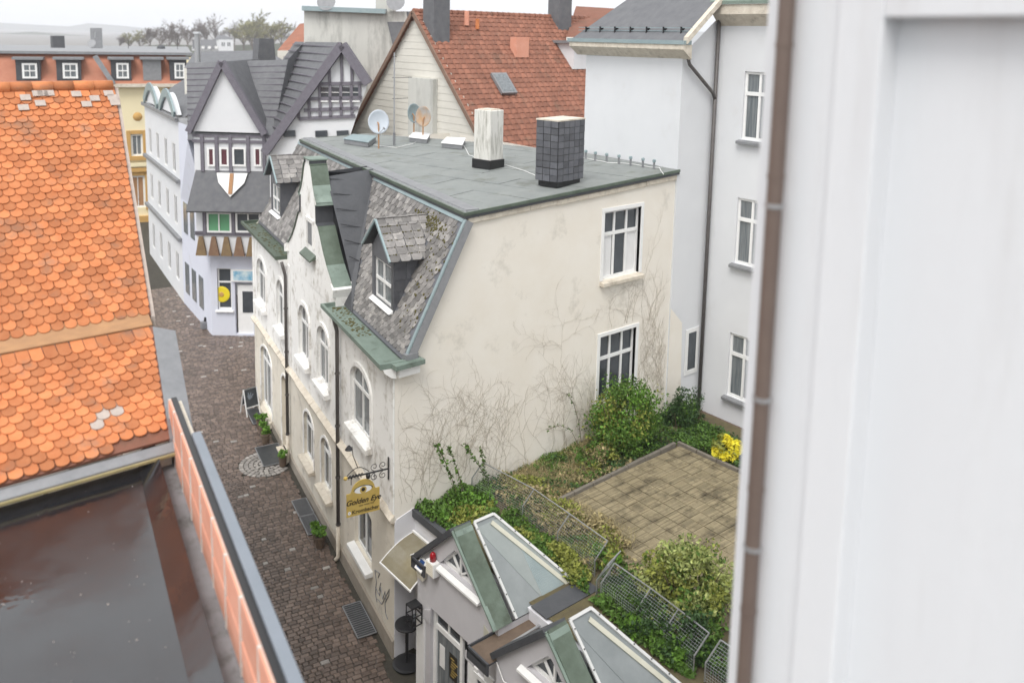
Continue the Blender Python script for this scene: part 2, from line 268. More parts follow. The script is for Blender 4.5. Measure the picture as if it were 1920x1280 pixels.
def window(parent, fr, o, depth=.14, fw=.07, cols=2, transom=.68, label=None, glass='glass', sill=None, frame='white_paint', curtain=False, sillmat='stone_worn', mull=.05, bars=0):
    a0, a1, z0, z1 = o['a0'], o['a1'], o['z0'], o['z1']; ap = arch_pts(o, 12); d = depth
    outer = [(a0, z0)]+ap+[(a1, z0)] if o.get('rise') else [(a0, z0), (a0, z1), (a1, z1), (a1, z0)]
    c = ((a0+a1)/2, (z0+z1)/2)
    inner = [(c[0]+(a-c[0])*(1-2*fw/(a1-a0)), c[1]+(z-c[1])*(1-2*fw/(z1-z0))) for a, z in outer]
    mb = MB(); n = len(outer)
    for i in range(n):
        j = (i+1) % n
        mb.poly([fr(*outer[i], d), fr(*outer[j], d), fr(*inner[j], d), fr(*inner[i], d)]); mb.poly([fr(*inner[i], d), fr(*inner[j], d), fr(*inner[j], d+.05), fr(*inner[i], d+.05)])
    zt = z0+(z1-z0)*transom
    def barm(p, q, w, dd): 
        (pa, pz_), (qa, qz) = p, q
        if abs(pa-qa) < 1e-6: b = [(pa-w/2, pz_), (pa+w/2, pz_), (pa+w/2, qz), (pa-w/2, qz)]
        else: b = [(pa, pz_-w/2), (qa, qz-w/2), (qa, qz+w/2), (pa, pz_+w/2)]
        P = [fr(*x, dd) for x in b]; mb.prism(P, np.array(fr(0, 0, dd+.04))-np.array(fr(0, 0, dd)))
    if transom < 1: barm((a0+fw*.6, zt), (a1-fw*.6, zt), mull*1.7, d-.015)
    ztop = lambda a: min(z1, (z1-o['rise']+o['rise']*math.sqrt(max(0, 1-((a-c[0])/((a1-a0)/2))**2))) if o.get('rise') else z1)-fw*.5
    for k in range(1, cols):
        a = a0+(a1-a0)*k/cols; barm((a, z0+fw*.5), (a, ztop(a)), mull*1.2, d-.01)
    for k in range(bars):
        zz = z0+(zt-z0)*(k+1)/(bars+1); barm((a0+fw, zz), (a1-fw, zz), .025, d)
    w = mb.build('window', frame, parent)
    if label: w['label'] = label
    lights = []
    A = [a0+fw*.8+(a1-a0-1.6*fw)*k/cols for k in range(cols+1)]
    for k in range(cols):
        for (za, zb) in (((z0+fw*.8, zt), (zt, None)) if transom < 1 else ((z0+fw*.8, None),)):
            lo, hi = A[k]+.004, A[k+1]-.004; n2 = 6; tops = [(lo+(hi-lo)*i/n2) for i in range(n2+1)]
            pts = [(lo, za+.004), (hi, za+.004)]+([(hi, zb-.004), (lo, zb-.004)] if zb else [(a, max(za+.02, ztop(a)-.01)) for a in tops[::-1]])
            MB().poly([fr(*p, d+.035) for p in pts]).build('pane', glass, w)
    if curtain:
        for (x0, x1) in ((a0+fw, a0+(a1-a0)*.3), (a1-(a1-a0)*.28, a1-fw)):
            nn = 8; cb = MB()
            for i in range(nn):
                p, q = x0+(x1-x0)*i/nn, x0+(x1-x0)*(i+1)/nn
                cb.poly([fr(p, z0+fw, d+.034-.006*(i % 2)), fr(q, z0+fw, d+.034-.006*((i+1) % 2)), fr(q, zt, d+.034-.006*((i+1) % 2)), fr(p, zt, d+.034-.006*(i % 2))])
            cb.build('curtain', 'curtain', w)
    if sill:
        so_, sh = sill; mbs = MB(); e = .1
        P = [fr(a0-e, z0-sh, d), fr(a1+e, z0-sh, d), fr(a1+e, z0-.004, d), fr(a0-e, z0-.004, d)]
        Q = [fr(a0-e, z0-sh, -so_), fr(a1+e, z0-sh, -so_), fr(a1+e, z0-.05, -so_), fr(a0-e, z0-.05, -so_)]
        i0 = [mbs.pt(p) for p in P]; i1 = [mbs.pt(p) for p in Q]
        mbs.f += [i0, i1[::-1]]+[[i0[k], i0[(k+1) % 4], i1[(k+1) % 4], i1[k]] for k in range(4)]
        mbs.build('sill', sillmat, w, bevel=.012)
    return w
# ================================================================ setting
def ground_sheet():
    mb = MB(); mb.poly([(-4000, -1500, -.9), (5000, -1500, -.9), (5000, 6000, -.9), (-4000, 6000, -.9)])
    tag(mb.build('ground', 'ground'), kind='structure')
ground_sheet()
street = MB().poly([Fp(-16, -3.5, streetz(-16)-.05), Fp(-16, 6.2, streetz(-16)-.05), Fp(75, 9, streetz(75)-.05), Fp(75, -8, streetz(75)-.05)]).build('street', 'joint')
tag(street, kind='structure')
# ---- setts
def sett_street():
    bx = MB(); z = -.04
    def unit():
        m = MB(); a = .5; b = .40
        lo = [(-a, -a, -1), (a, -a, -1), (a, a, -1), (-a, a, -1)]; hi = [(-b, -b, 0), (b, -b, 0), (b, b, 0), (-b, b, 0)]; mid = [(-a, -a, -.3), (a, -a, -.3), (a, a, -.3), (-a, a, -.3)]
        i0 = [m.pt(p) for p in mid]; i1 = [m.pt(p) for p in hi]
        m.f.append(i1)
        for k in range(4): m.f.append([i0[k], i0[(k+1) % 4], i1[(k+1) % 4], i1[k]])
        return m
    um = unit(); um2 = unit(); me1 = mesh_of('sett', um, 'sett'); me2 = mesh_of('sett', um2, 'sett_lt')
    uv = np.array(um.v); cand = []
    t = -5.5; row = 0
    while t < 34:
        rh = .135+.02*random.random() if t < 20 else .17
        off = -.30 if t > 16.6 else .16
        if t < -.05: off = .26
        off += random.random()*.1-(6 if t > 17.5 else 0)*0
        if t > 17.5: off = -4.5+random.random()*.1
        while off < 5.45:
            w = .15+.10*random.random()
            c = Fp(t+rh/2+.012*math.sin(off*2.1), off+w/2, streetz(t)+.012*random.random()-.012)
            cand.append((c, w-.012, rh-.012, 2*random.random()-1)); off += w
        t += rh
    # patch of pale setts fanned round the drain in front of the doormat
    fan = pz(498, 868, streetz(11)); keep = []
    for c, w, h, j in cand:
        if np.linalg.norm(c[:2]-fan[:2]) > .95 or c@fn < fan@fn-.9: keep.append((c, w, h, j, 0))
    for ring in range(1, 6):
        r = ring*.17; n = max(5, int(2*math.pi*r/.17))
        for k in range(n):
            a = 2*math.pi*k/n+ring*.4; c = fan+V3(math.cos(a)*r, math.sin(a)*r, 0); c[2] = streetz(c@fd)
            if c@fn < .18: continue
            keep.append((c, .15, .15, a, 1))
    vis = []
    for q in keep:
        u, v, d = proj(q[0]); ok = 0 <= u <= 1920 and 0 <= v <= 1280 and u > 300+(v-650)*.42+(20 if v > 800 else 0)
        vis.append((0 if ok else 1, d))
    order = sorted(range(len(keep)), key=lambda i: vis[i]); near = set(order[:300])
    rest = MB(); restl = MB()
    for i, (c, w, h, j, pale) in enumerate(keep):
        if pale: x = V3(math.cos(j), math.sin(j), 0); y = V3(-math.sin(j), math.cos(j), 0)
        else:
            a = FA+.05*j; y = V3(math.sin(a), math.cos(a), 0); x = V3(-math.cos(a), math.sin(a), 0)
        pale = pale or (random.random() < .012)
        if i in near:
            piece('sett', me2 if pale else me1, frame_mx(c, x*w, y*h, UP*.06+x*.004*j), street)
        else:
            m = restl if pale else rest; b = len(m.v)
            m.v += [tuple(c+x*w*p[0]+y*h*p[1]+UP*.06*p[2]) for p in uv]; m.f += [[b+k for k in f] for f in um.f]
    tag(rest.build('sett_field', 'sett', street), kind='stuff'); tag(restl.build('pale_sett_field', 'sett_lt', street), kind='stuff')
sett_street()
# ================================================================ main house
H = thing('corner_house', (0, 0, 0), 'cream and white plastered corner house with slate mansard, curved gable and grey flat roof', 'house')
frF = lambda a, z, d: Fp(a, -d, z)
frG = lambda a, z, d: V3(a, d, z)
TL = 16.75
OPF = lambda a0, a1, z0, z1, r: dict(a0=a0, a1=a1, z0=z0, z1=z1, rise=r)
ff = [OPF(1.75, 3.42, 4.86, 6.68, .5), OPF(5.60, 6.85, 4.82, 6.68, .5), OPF(7.86, 9.12, 4.82, 6.68, .5), OPF(11.28, 12.35, 4.82, 6.66, .5), OPF(14.3, 15.85, 4.8, 6.64, .5)]
gf = [OPF(1.72, 3.15, 1.36, 2.85, .12), OPF(5.46, 6.58, 1.42, 3.12, .42), OPF(7.46, 8.70, 1.42, 3.12, .42), OPF(10.92, 11.92, .22, 3.14, .42), OPF(13.55, 15.55, .52, 3.12, .5)]
wall(frF, 0, TL, 3.72, 7.62, ff, .12).build('upper_facade', 'white_old', H)
wall(frF, 0, TL, .0, 3.72, gf, .25).build('ground_floor_facade', 'beige_gf', H)
mb = MB()
for a, b in ((0, 10.9), (11.94, 13.5), (15.6, TL)): mb.prism([Fp(a, 0, -.2), Fp(a, .05, -.2), Fp(a, .05, .42), Fp(a, 0, .47)], fd*(b-a))
mb.build('plinth', 'plinth', H)
# quoin strips, architraves
for a, w in ((.0, .34), (4.62, .3), (10.35, .3), (TL-.34, .34)): MB().box(Fp(a, .035, 3.86), fd*w, fn*-.03, UP*3.7).build('pilaster_strip', 'white_old', H)
def architrave(o, w=.13, p=.05):
    mb = MB(); ap = [(o['a0'], o['z0'])]+arch_pts(o, 14)+[(o['a1'], o['z0'])]; c = (o['a0']+o['a1'])/2; cz = o['z1']-o['rise']
    def outw(a, z):
        if z > cz+1e-3: d = nrm((a-c, z-cz)); return a+d[0]*w, z+d[1]*w
        return a+(w if a > c else -w), z
    for (p0, p1) in zip(ap, ap[1:]):
        q0, q1 = outw(*p0), outw(*p1)
        mb.prism([frF(*p0, 0.002), frF(*p1, 0.002), frF(*q1, 0.002), frF(*q0, 0.002)], fn*p)
    mb.build('architrave', 'white_old', H)
for o in ff: architrave(o)
for o in gf[1:]: architrave(o, .09, .03)
for i, o in enumerate(ff): window(H, frF, o, .06, cols=2, transom=.66, glass='glass_lt' if i in (0, 1) else 'glass', sill=(.2, .2), sillmat='white_old', label=None)
for i in (0, 1, 2): window(H, frF, gf[i], .09, cols=2, transom=.7 if i else 1., glass='glass', sill=(.22, .17), sillmat='white_paint' if i == 0 else 'stone_worn')
window(H, frF, gf[4], .10, cols=3, transom=.75, glass='glass_lt', sill=(.16, .3))
dd = MB(); o = gf[3]; dd.poly([frF(a, z, .23) for a, z in [(o['a0'], o['z0'])]+arch_pts(o)+[(o['a1'], o['z0'])]])
door = dd.build('door', 'beige_gf', H); mb = MB()
for k in range(3): mb.box(frF(11.0, .4+k*.85, .225), fd*.84, fn*.02, UP*.7)
mb.build('door_panel', 'stone_worn', door); MB().box(frF(10.9, .02, .05), fd*1.04, fn*.3, UP*.2).build('step', 'stone_worn', door)
# string course, broken stone blocks
t = -.03
while t < TL:
    L = min(.7+.5*random.random(), TL-t); e = .10+.05*random.random()
    MB().prism([Fp(t, 0, 3.62), Fp(t, e, 3.66), Fp(t, e+.03, 3.74+.02*random.random()), Fp(t, 0, 3.86)], fd*(L-.012)).build('string_course_block', 'stone_worn', H, bevel=.015); t += L
# cornice and gutters right and left of the gable
def eave(t0, t1, side):
    mb = MB(); mb.prism([Fp(t0, 0, 7.42), Fp(t0, .12, 7.46), Fp(t0, .30, 7.60), Fp(t0, .34, 7.70), Fp(t0, 0, 7.70)], fd*(t1-t0)); mb.build('cornice', 'white_old', H)
    g = MB(); x = fd*(t1-t0)
    g.prism([Fp(t0, -.30, 7.70), Fp(t0, .40, 7.70), Fp(t0, .40, 7.73), Fp(t0, -.30, 7.73)], x)
    g.prism([Fp(t0, .34, 7.73), Fp(t0, .42, 7.73), Fp(t0, .42, 7.84), Fp(t0, .34, 7.84)], x)
    for tt in (t0, t1-.07): g.box(Fp(tt, -.3, 7.73), fd*.07, fn*.64, UP*.11)
    gg = g.build('gutter', 'verdigris' if side else 'verdigris_dk', H)
    m = MB()
    for k in range(130):
        tt = t0+.15+(t1-t0-.3)*random.random()*(.55 if side else 1)+(t1-t0)*(.42 if side else 0); oo = -.2+.4*random.random(); s = .015+.035*random.random()
        m.lathe(Fp(min(tt, t1-.1), oo, 7.725), [(s, 0), (s*.8, s*.35), (s*.2, s*.5)], 6)
    tag(m.build('leaf_litter', 'moss', gg), kind='stuff')
eave(-.12, 5.0, True); eave(10.75, 17.0, False)
# mansard
mo = lambda z: -.29-(z-7.87)*.5294
SL = nrm(fn*-.5294+UP); SN = nrm(np.cross(SL, fd)); SN = SN if SN@fn > 0 else -SN
def mp(t, s, h=0.): return Fp(t, -.29, 7.87)+SL*s+SN*h
SLEN = 3.62
MB().poly([mp(.04, -.12), mp(TL, -.12), mp(TL, SLEN), mp(.38, SLEN)]).build('mansard_deck', 'felt_dark', H)
mb = MB(); mb.poly([Fp(TL, 0, 0), Fp(TL, -9, 0), Fp(TL, -9, 11.2), Fp(TL, -2, 11.1), Fp(TL, -.29, 7.87), Fp(TL, 0, 7.6)]); 
mb.poly([(10.17, 0, 0), (10.45, 4.4, 0), (10.45, 4.4, 11.5), (10.17, 0, 11.5)]); mb.poly([(10.45, 4.4, 0), Fp(TL, -9, 0), Fp(TL, -9, 11.2), (10.45, 4.4, 11.5)]); mb.build('rear_wall', 'cream', H)
def slate_mesh(w, l, name='slate'):
    m = MB(); pts = [(-w/2, 0), (-w/2+.02, -.012), (w*.18, -.02), (w*.38, .02), (w/2, .09), (w/2, l), (-w/2, l)]
    m.prism([(x, y, .0) for x, y in pts], (0, 0, .016)); return m
SW, SG = .25, .205
sm = slate_mesh(SW*.965, SG*1.35); sme = mesh_of('slate', sm, 'slate')
def lay_slates(skip, t0, t1, parts, par):
    rest = MB(); s = 0.; row = 0
    while s < SLEN-.08:
        g = SG*(.55 if s < .45 else 1.)
        tt = t0+(row % 2)*SW*.5-.1
        while tt < t1:
            c = mp(tt, s, .012); off = c@fn
            if tt-SW/2 > .03-off*.197 and not skip(tt, s, c[2]):
                yv = nrm(SL-SN*.085); zv = np.cross(fd*-1, yv); zv = zv if zv@SN > 0 else -zv; a = random.uniform(-.035, .035)
                xv = nrm(np.cross(yv, zv)); x2 = nrm(xv*math.cos(a)+yv*math.sin(a)); y2 = nrm(np.cross(zv, x2))
                if parts: piece('slate', sme, frame_mx(c, x2, y2*(g/SG), zv), par)
                else:
                    b = len(rest.v); rest.v += [tuple(c+x2*p[0]+y2*p[1]*(g/SG)+zv*p[2]) for p in sm.v]; rest.f += [[b+k for k in f] for f in sm.f]
            tt += SW
        s += g; row += 1
    if rest.v: tag(rest.build('slate_field', 'slate', par), kind='stuff')
sl_r = MB().poly([mp(.1, -.1, .002), mp(4.0, -.1, .002), mp(7.3, SLEN, .002), mp(.4, SLEN, .002)]).build('slate_slope', 'slate_dark', H)
skip_r = lambda t, s, z: t > 4.0+1.03*(z-7.72)-.05 or (1.62 < t < 3.35 and 8.35 < z < 9.9) or (abs(t-2.47) < 1.0*(10.72-z)/.9+.02 and 9.8 <= z < 10.75)
lay_slates(skip_r, .1, 7.2, True, sl_r)
sl_l = MB().poly([mp(11.6, -.1, .002), mp(TL, -.1, .002), mp(TL, SLEN, .002), mp(8.2, SLEN, .002)]).build('slate_slope', 'slate_dark', H)
skip_l = lambda t, s, z: t < 11.6-1.03*(z-7.72)+.05 or (14.2 < t < 15.7 and 8.35 < z < 9.9)
lay_slates(skip_l, 8.0, TL, False, sl_l)
# verge flashing on the gable side
a, b = mp(.02, -.15), mp(.34, SLEN)
mb = MB(); mb.bar(a+V3(0, -.03, 0)+SN*.02, b+V3(0, -.03, 0)+SN*.02, .10, .035, up=SN); mb.build('verge_flashing', 'zinc', H)
mb = MB(); e = V3(0, -.09, 0); mb.prism([a+e, b+e, b+e-SN*.2, a+e-SN*.2], V3(0, .1, 0)); mb.build('verge_board', 'lead', H)
mb = MB(); mb.box(V3(-.15, -.32, 7.70), (.82, 0, 0), (0, .34, 0), UP*.12); mb.build('gutter_return', 'verdigris', H); MB().box(V3(.0, -.2, 7.46), (.6, 0, 0), (0, .2, 0), UP*.22).build('cornice_return', 'white_old', H)
MB().box(V3(.22, -.16, 7.82), (.36, 0, 0), (0, .16, 0), UP*.14).build('return_flashing', 'lead', H)
mb = MB(); mb.bar(mp(.36, SLEN-.03, .03), mp(7.1, SLEN-.03, .03), .14, .02, up=SN); mb.bar(mp(8.6, SLEN-.03, .03), mp(TL, SLEN-.03, .03), .14, .02, up=SN); mb.build('ridge_flashing', 'zinc', H)
# moss on the slates
mb = MB()
for k in range(260):
    t, s = random.gauss(2.1, .5), random.gauss(3.15, .14); 
    if k > 150: t, s = random.uniform(.3, 1.35), random.uniform(.4, 3.2)
    if k > 150 and random.random() < .4: continue
    r = .018+.03*random.random(); mb.lathe(mp(t, min(s, 3.5), .02), [(r, 0), (r*.8, r*.35), (r*.2, r*.5)], 5, SN)
tag(mb.build('moss_tuft', 'moss', sl_r), kind='stuff')
# dormers
def dormer(tc, zig, ruined=False):
    D = MB(); f0 = -.57; hw = .84; z0, ze, za = 8.3, 9.85, 10.74
    # cheeks and front in dark slate
    ck = lambda t: [Fp(t, f0, z0), Fp(t, f0, ze+.12), Fp(t, mo(ze+.12), ze+.12)]
    dm = D.poly(ck(tc-hw)).build('dormer', 'slate_dark', H); MB().poly(ck(tc+hw)).build('far_cheek', 'slate_dark', dm); dm['label'] = 'mossy gabled dormer nearest the gable wall' if zig else 'ruined slate dormer on the far roof slope'
    o = dict(a0=tc-.66, a1=tc+.66, z0=8.5, z1=9.62)
    w = wall(lambda a, z, d: Fp(a, f0-d, z), tc-hw, tc+hw, z0, ze, [o], .1); w.poly([Fp(tc-hw, f0, ze), Fp(tc+hw, f0, ze), Fp(tc, f0, za-.06)]); w.build('dormer_front', 'slate_dark', dm)
    if zig:
        for s in (1, -1):
            n = 0
            for r in range(5):
                z = 8.42+r*.3; k = f0-.02
                while k > mo(z)+.1:
                    L = min(.32, k-mo(z)); 
                    MB().box(Fp(tc+s*hw-(0.004 if s < 0 else -.004)-(.012 if s < 0 else 0), k, z), fd*.012, fn*-(L-.01), UP*.29).build('cheek_slate', 'slate_dark', dm); k -= .33
    wn = window(dm, lambda a, z, d: Fp(a, f0-d, z), o, .05, fw=.06, cols=2, transom=.5, glass='glass_lt', mull=.045)
    MB().prism([Fp(tc-.8, f0+.12, z0+.1), Fp(tc-.8, f0, z0+.19), Fp(tc-.8, f0-.02, z0+.1)], fd*1.6).build('dormer_sill', 'white_paint', dm)
    ev = 1.08; fo = -.38
    for s in (-1, 1):
        e0, a0, a1, e1 = Fp(tc+s*ev, fo, ze), Fp(tc, fo, za), Fp(tc, mo(za)-.05, za), Fp(tc+s*ev, mo(ze)-.05, ze)
        sl = nrm(a0-e0); nn = nrm(np.cross(sl, fn)); nn = nn if nn[2] > 0 else -nn
        rf = MB().prism([e0, a0, a1, e1], nn*.03).build('dormer_roof', 'felt_dark', dm)
        L = np.linalg.norm(a0-e0); rows = 6; g = L/rows
        for r in range(rows):
            d0 = (mo(ze+(za-ze)*r/rows)-fo); kk = 0.; j = 0; Ld = abs(d0)+.06
            while kk < Ld-.04:
                wd = min(.27+.04*random.random(), Ld-kk); p = e0+sl*(r*g)-fn*(kk+wd/2)+nn*(.036+.006*random.random()); x = -fn; y = nrm(sl-nn*.06); z = nrm(np.cross(x, y)); 
                if z@nn < 0: x = fn; z = nrm(np.cross(x, y))
                a = random.uniform(-.05, .05)+(.12*random.uniform(-1, 1) if ruined else 0); x2 = nrm(x*math.cos(a)+y*math.sin(a)); y2 = nrm(np.cross(z, x2))
                piece('dormer_slate', dsme, frame_mx(p, x2*(wd/.29), y2*(g/.235), z), dm); kk += wd
            if s == -1 and zig and r < 5:
                mm = MB()
                for q in range(10):
                    p = e0+sl*((r+1)*g-.02)-fn*(random.random()*Ld)+nn*.05; rr = .012+.018*random.random(); mm.lathe(p, [(rr, 0), (rr*.5, rr*.5)], 5, nn)
                tag(mm.build('moss_tuft', 'moss', dm), kind='stuff')
        MB().bar(e0+fn*.01+nn*.03, a0+fn*.01+nn*.03, .05, .07, up=nn).build('dormer_verge', 'zinc', dm)
    k = fo
    while k > mo(za)+.1:
        MB().prism([Fp(tc-.16, k, za-.06), Fp(tc, k, za+.075), Fp(tc+.16, k, za-.06), Fp(tc, k, za+.03)], fn*-.23).build('ridge_slate', 'slate', dm); k -= .24
dsme = mesh_of('dormer_slate', slate_mesh(.275, .32), 'slate')
dormer(2.47, True); dormer(14.95, False, True)
# curved street gable
GC = 7.8
prof = [(2.95, 8.05), (2.93, 8.22), (2.6, 8.45), (2.15, 8.75), (1.75, 9.12), (1.42, 9.50), (1.20, 9.74), (.98, 9.80), (.95, 10.34), (1.10, 10.36), (1.08, 10.44), (.88, 10.62), (.68, 10.92), (.52, 11.26), (.40, 11.50), (.30, 11.54), (.30, 11.66)]
out = [(GC-h, z) for h, z in prof]+[(GC+h, z) for h, z in prof[::-1]]
gw = MB(); gop = [(7.24, 8.95), (7.24, 9.65), (7.84, 9.65), (7.84, 8.95)]
front = [Fp(a, .0, z) for a, z in [(GC-2.95, 7.6)]+out+[(GC+2.95, 7.6)]]
gw.prism(front, fn*-.48); G = gw.build('street_gable', 'white_old', H); G['label'] = 'peeling white curved street gable with copper capped steps'
mb = MB(); mb.box(Fp(7.22, .012, 8.95), fd*.66, fn*-.006, UP*.72); mb.build('gable_opening', 'lead', G)
mb = MB()
for a, z, w_, h_ in ((7.12, 8.9, .1, .86), (7.88, 8.9, .1, .86), (7.12, 9.7, .86, .12)): mb.box(Fp(a, 0, z), fd*w_, fn*.06, UP*h_)
mb.build('gable_window_surround', 'white_old', G)
MB().prism([Fp(7.0, 0, 8.62), Fp(7.0, .2, 8.52), Fp(7.0, .2, 8.57), Fp(7.0, 0, 8.74)], fd*1.25).build('gable_sill', 'verdigris_dk', G)
def cap(i0, i1, m, th=.03, ov=.05):
    for sd in (-1, 1):
        mb = MB()
        for (h0, z0), (h1, z1) in zip(prof[i0:i1], prof[i0+1:i1+1]):
            p, q = Fp(GC+sd*h0, ov, z0), Fp(GC+sd*h1, ov, z1); n = nrm(np.cross(q-p, fn)); n = n if n[2] > 0 else -n
            if abs(n[2]) < .05: n = fd*sd
            mb.prism([p, q, q+n*th, p+n*th], fn*-(.48+ov+.02))
        mb.build('coping', m, G)
cap(1, 3, 'verdigris'); cap(3, 6, 'verdigris_dk'); cap(6, 8, 'felt_dark', .025); cap(8, 10, 'verdigris'); cap(10, 12, 'verdigris'); cap(12, 15, 'verdigris_dk'); cap(15, 16, 'felt_dark')
MB().box(Fp(GC-.36, .06, 11.66), fd*.72, fn*-.6, UP*.045).build('top_cap', 'verdigris', G)
for sd in (-1, 1): MB().prism([Fp(GC+sd*2.95, .10, 8.0), Fp(GC+sd*3.0, .10, 8.24), Fp(GC+sd*2.7, .1, 8.36), Fp(GC+sd*2.7, .1, 8.05)], fn*-.7).build('kneeler', 'white_old', G)
# roof behind the gable
mb = MB()
for sd in (-1, 1):
    lo = lambda z: 3.8-1.03*(z-7.72)
    mb.poly([Fp(GC+sd*2.98, -.46, 8.5), Fp(GC+sd*lo(7.75), -.2, 7.75), Fp(GC+sd*lo(11.1), mo(11.1)-.05, 11.1), Fp(GC+sd*.3, mo(11.1)-.1, 11.3), Fp(GC+sd*.45, -.46, 11.15)])
br = mb.build('gable_roof', 'felt_dark', H)
for k in range(6):
    z = 8.9+k*.4; h = 3.8-1.03*(z-7.72); 
    MB().bar(Fp(GC-h-.02, -.5, z+.2), Fp(GC-h-.02, mo(z), z+.01), .03, .012, up=fd).build('felt_lap', 'felt_dark', br)
# flat roof
zr = lambda off: 11.14-.05*off
rp = [V3(1.95, -.12, 0), V3(10.2, -.12, 0), V3(10.5, 4.4, 0), V3(9.45, 9.4, 0), V3(7.75, 14.9, 0), V3(4.95, 15.5, 0)]
rp = [V3(p[0], p[1], zr(p@fn)) for p in rp]
FR = MB().prism([p-UP*.14 for p in rp], UP*.14).build('flat_roof', 'felt_dark', H)
def clip_poly(pts, n, c):
    o = []
    for p, q in zip(pts, pts[1:]+pts[:1]):
        a, b = p@n-c, q@n-c
        if a >= 0: o.append(p)
        if (a > 0) != (b > 0) and abs(a-b) > 1e-9: o.append(p+(q-p)*(a/(a-b)))
    return o
u1 = nrm(V3(.985, .17, 0)); u2 = V3(-u1[1], u1[0], 0)
for i in range(-1, 11):
    for j in range(-3, 8):
        a0 = i*1.02; b0 = j*2.9+(i % 2)*1.3
        q = rp
        for n, c in ((u1, a0+.012), (-u1, -(a0+1.02-.012)), (u2, b0+.012), (-u2, -(b0+2.9-.012))):
            q = clip_poly(q, n, c) if len(q) > 2 else []
        if len(q) > 2: MB().prism([p+UP*.004 for p in q], UP*(.008+.006*((i+j) % 2))).build('roofing_sheet', 'bitumen', FR)
mb = MB()
for p, q in ((rp[0], rp[1]), (rp[5], rp[0]), (rp[4], rp[5])): mb.bar(p+UP*-.02, q+UP*-.02, .05, .08)
mb.build('roof_edge_trim', 'verdigris_dk', FR)
mb = MB(); mb.prism([Fp(.40, -1.93, 11.02), Fp(.40, -2.05, 11.3), Fp(.40, -2.4, 11.3), Fp(.40, -2.4, 11.0)], fd*15.9); mb.build('roof_fascia', 'lead', FR)
# gable wall with windows
go = [dict(a0=7.05, a1=8.62, z0=8.62, z1=10.66), dict(a0=7.05, a1=8.62, z0=4.75, z1=6.90)]
g = wall(frG, 2.04, 10.17, 0, 11.1, go, .14); g.poly([(0, 0, 0), (2.04, 0, 0), (2.04, 0, 11.1), (.32, 0, 7.87), (0, 0, 7.6)]); g.poly([(2.04, 0, 11.1), (10.17, 0, 11.1), (10.17, 0, 11.52), (2.04, 0, 11.12)])
g.build('gable_wall', 'cream', H)
mb = MB()
x = 2.1
while x < 10.15:
    L = min(.9+.6*random.random(), 10.17-x); d = .05+.03*random.random(); z = zr(-x*.98)-.14
    mb.box(V3(x, -d, z-.16-.03*random.random()), (L, 0, .05*L), (0, d-.002, 0), UP*.15); x += L
mb.build('eaves_course', 'stone_worn', H, bevel=.02)
for i, o in enumerate(go):
    mb = MB(); w_ = .11
    for (a, z, ww, hh) in ((o['a0']-w_, o['z0'], w_, o['z1']-o['z0']+w_), (o['a1'], o['z0'], w_, o['z1']-o['z0']+w_), (o['a0'], o['z1'], o['a1']-o['a0'], w_)): mb.box(V3(a, -.03, z), (ww, 0, 0), (0, .03+.1, 0), UP*hh)
    mb.build('window_surround', 'white_paint', H)
    window(H, frG, o, .1, fw=.075, cols=3, transom=.66, glass='glass', sill=(.17, .16) if i == 0 else (.12, .1), curtain=(i == 0), mull=.06)
# drainpipes
def drain(t, off, z0, z1, name='drainpipe'):
    mb = MB(); mb.tube([Fp(t, off+.12, z1+.35), Fp(t, off+.06, z1+.1), Fp(t, off, z1-.15), Fp(t, off, z0+1.1)], .055, 10); p = mb.build(name, 'pipe_dk', H, smooth=True)
    MB().tube([Fp(t, off, z0+1.12), Fp(t, off, z0+.12), Fp(t, off+.1, z0+.02)], .062, 10).build('standpipe', 'stone_worn', p, smooth=True)
    mb = MB()
    for z in (z0+1.12, z0+2.6, z0+4.2, z0+5.8): mb.lathe(Fp(t, off, z), [(.075, 0), (.075, .05)], 10)
    mb.build('pipe_clip', 'pipe_dk', p)
drain(4.42, .11, .06, 7.3); drain(10.62, .11, .14, 7.3)
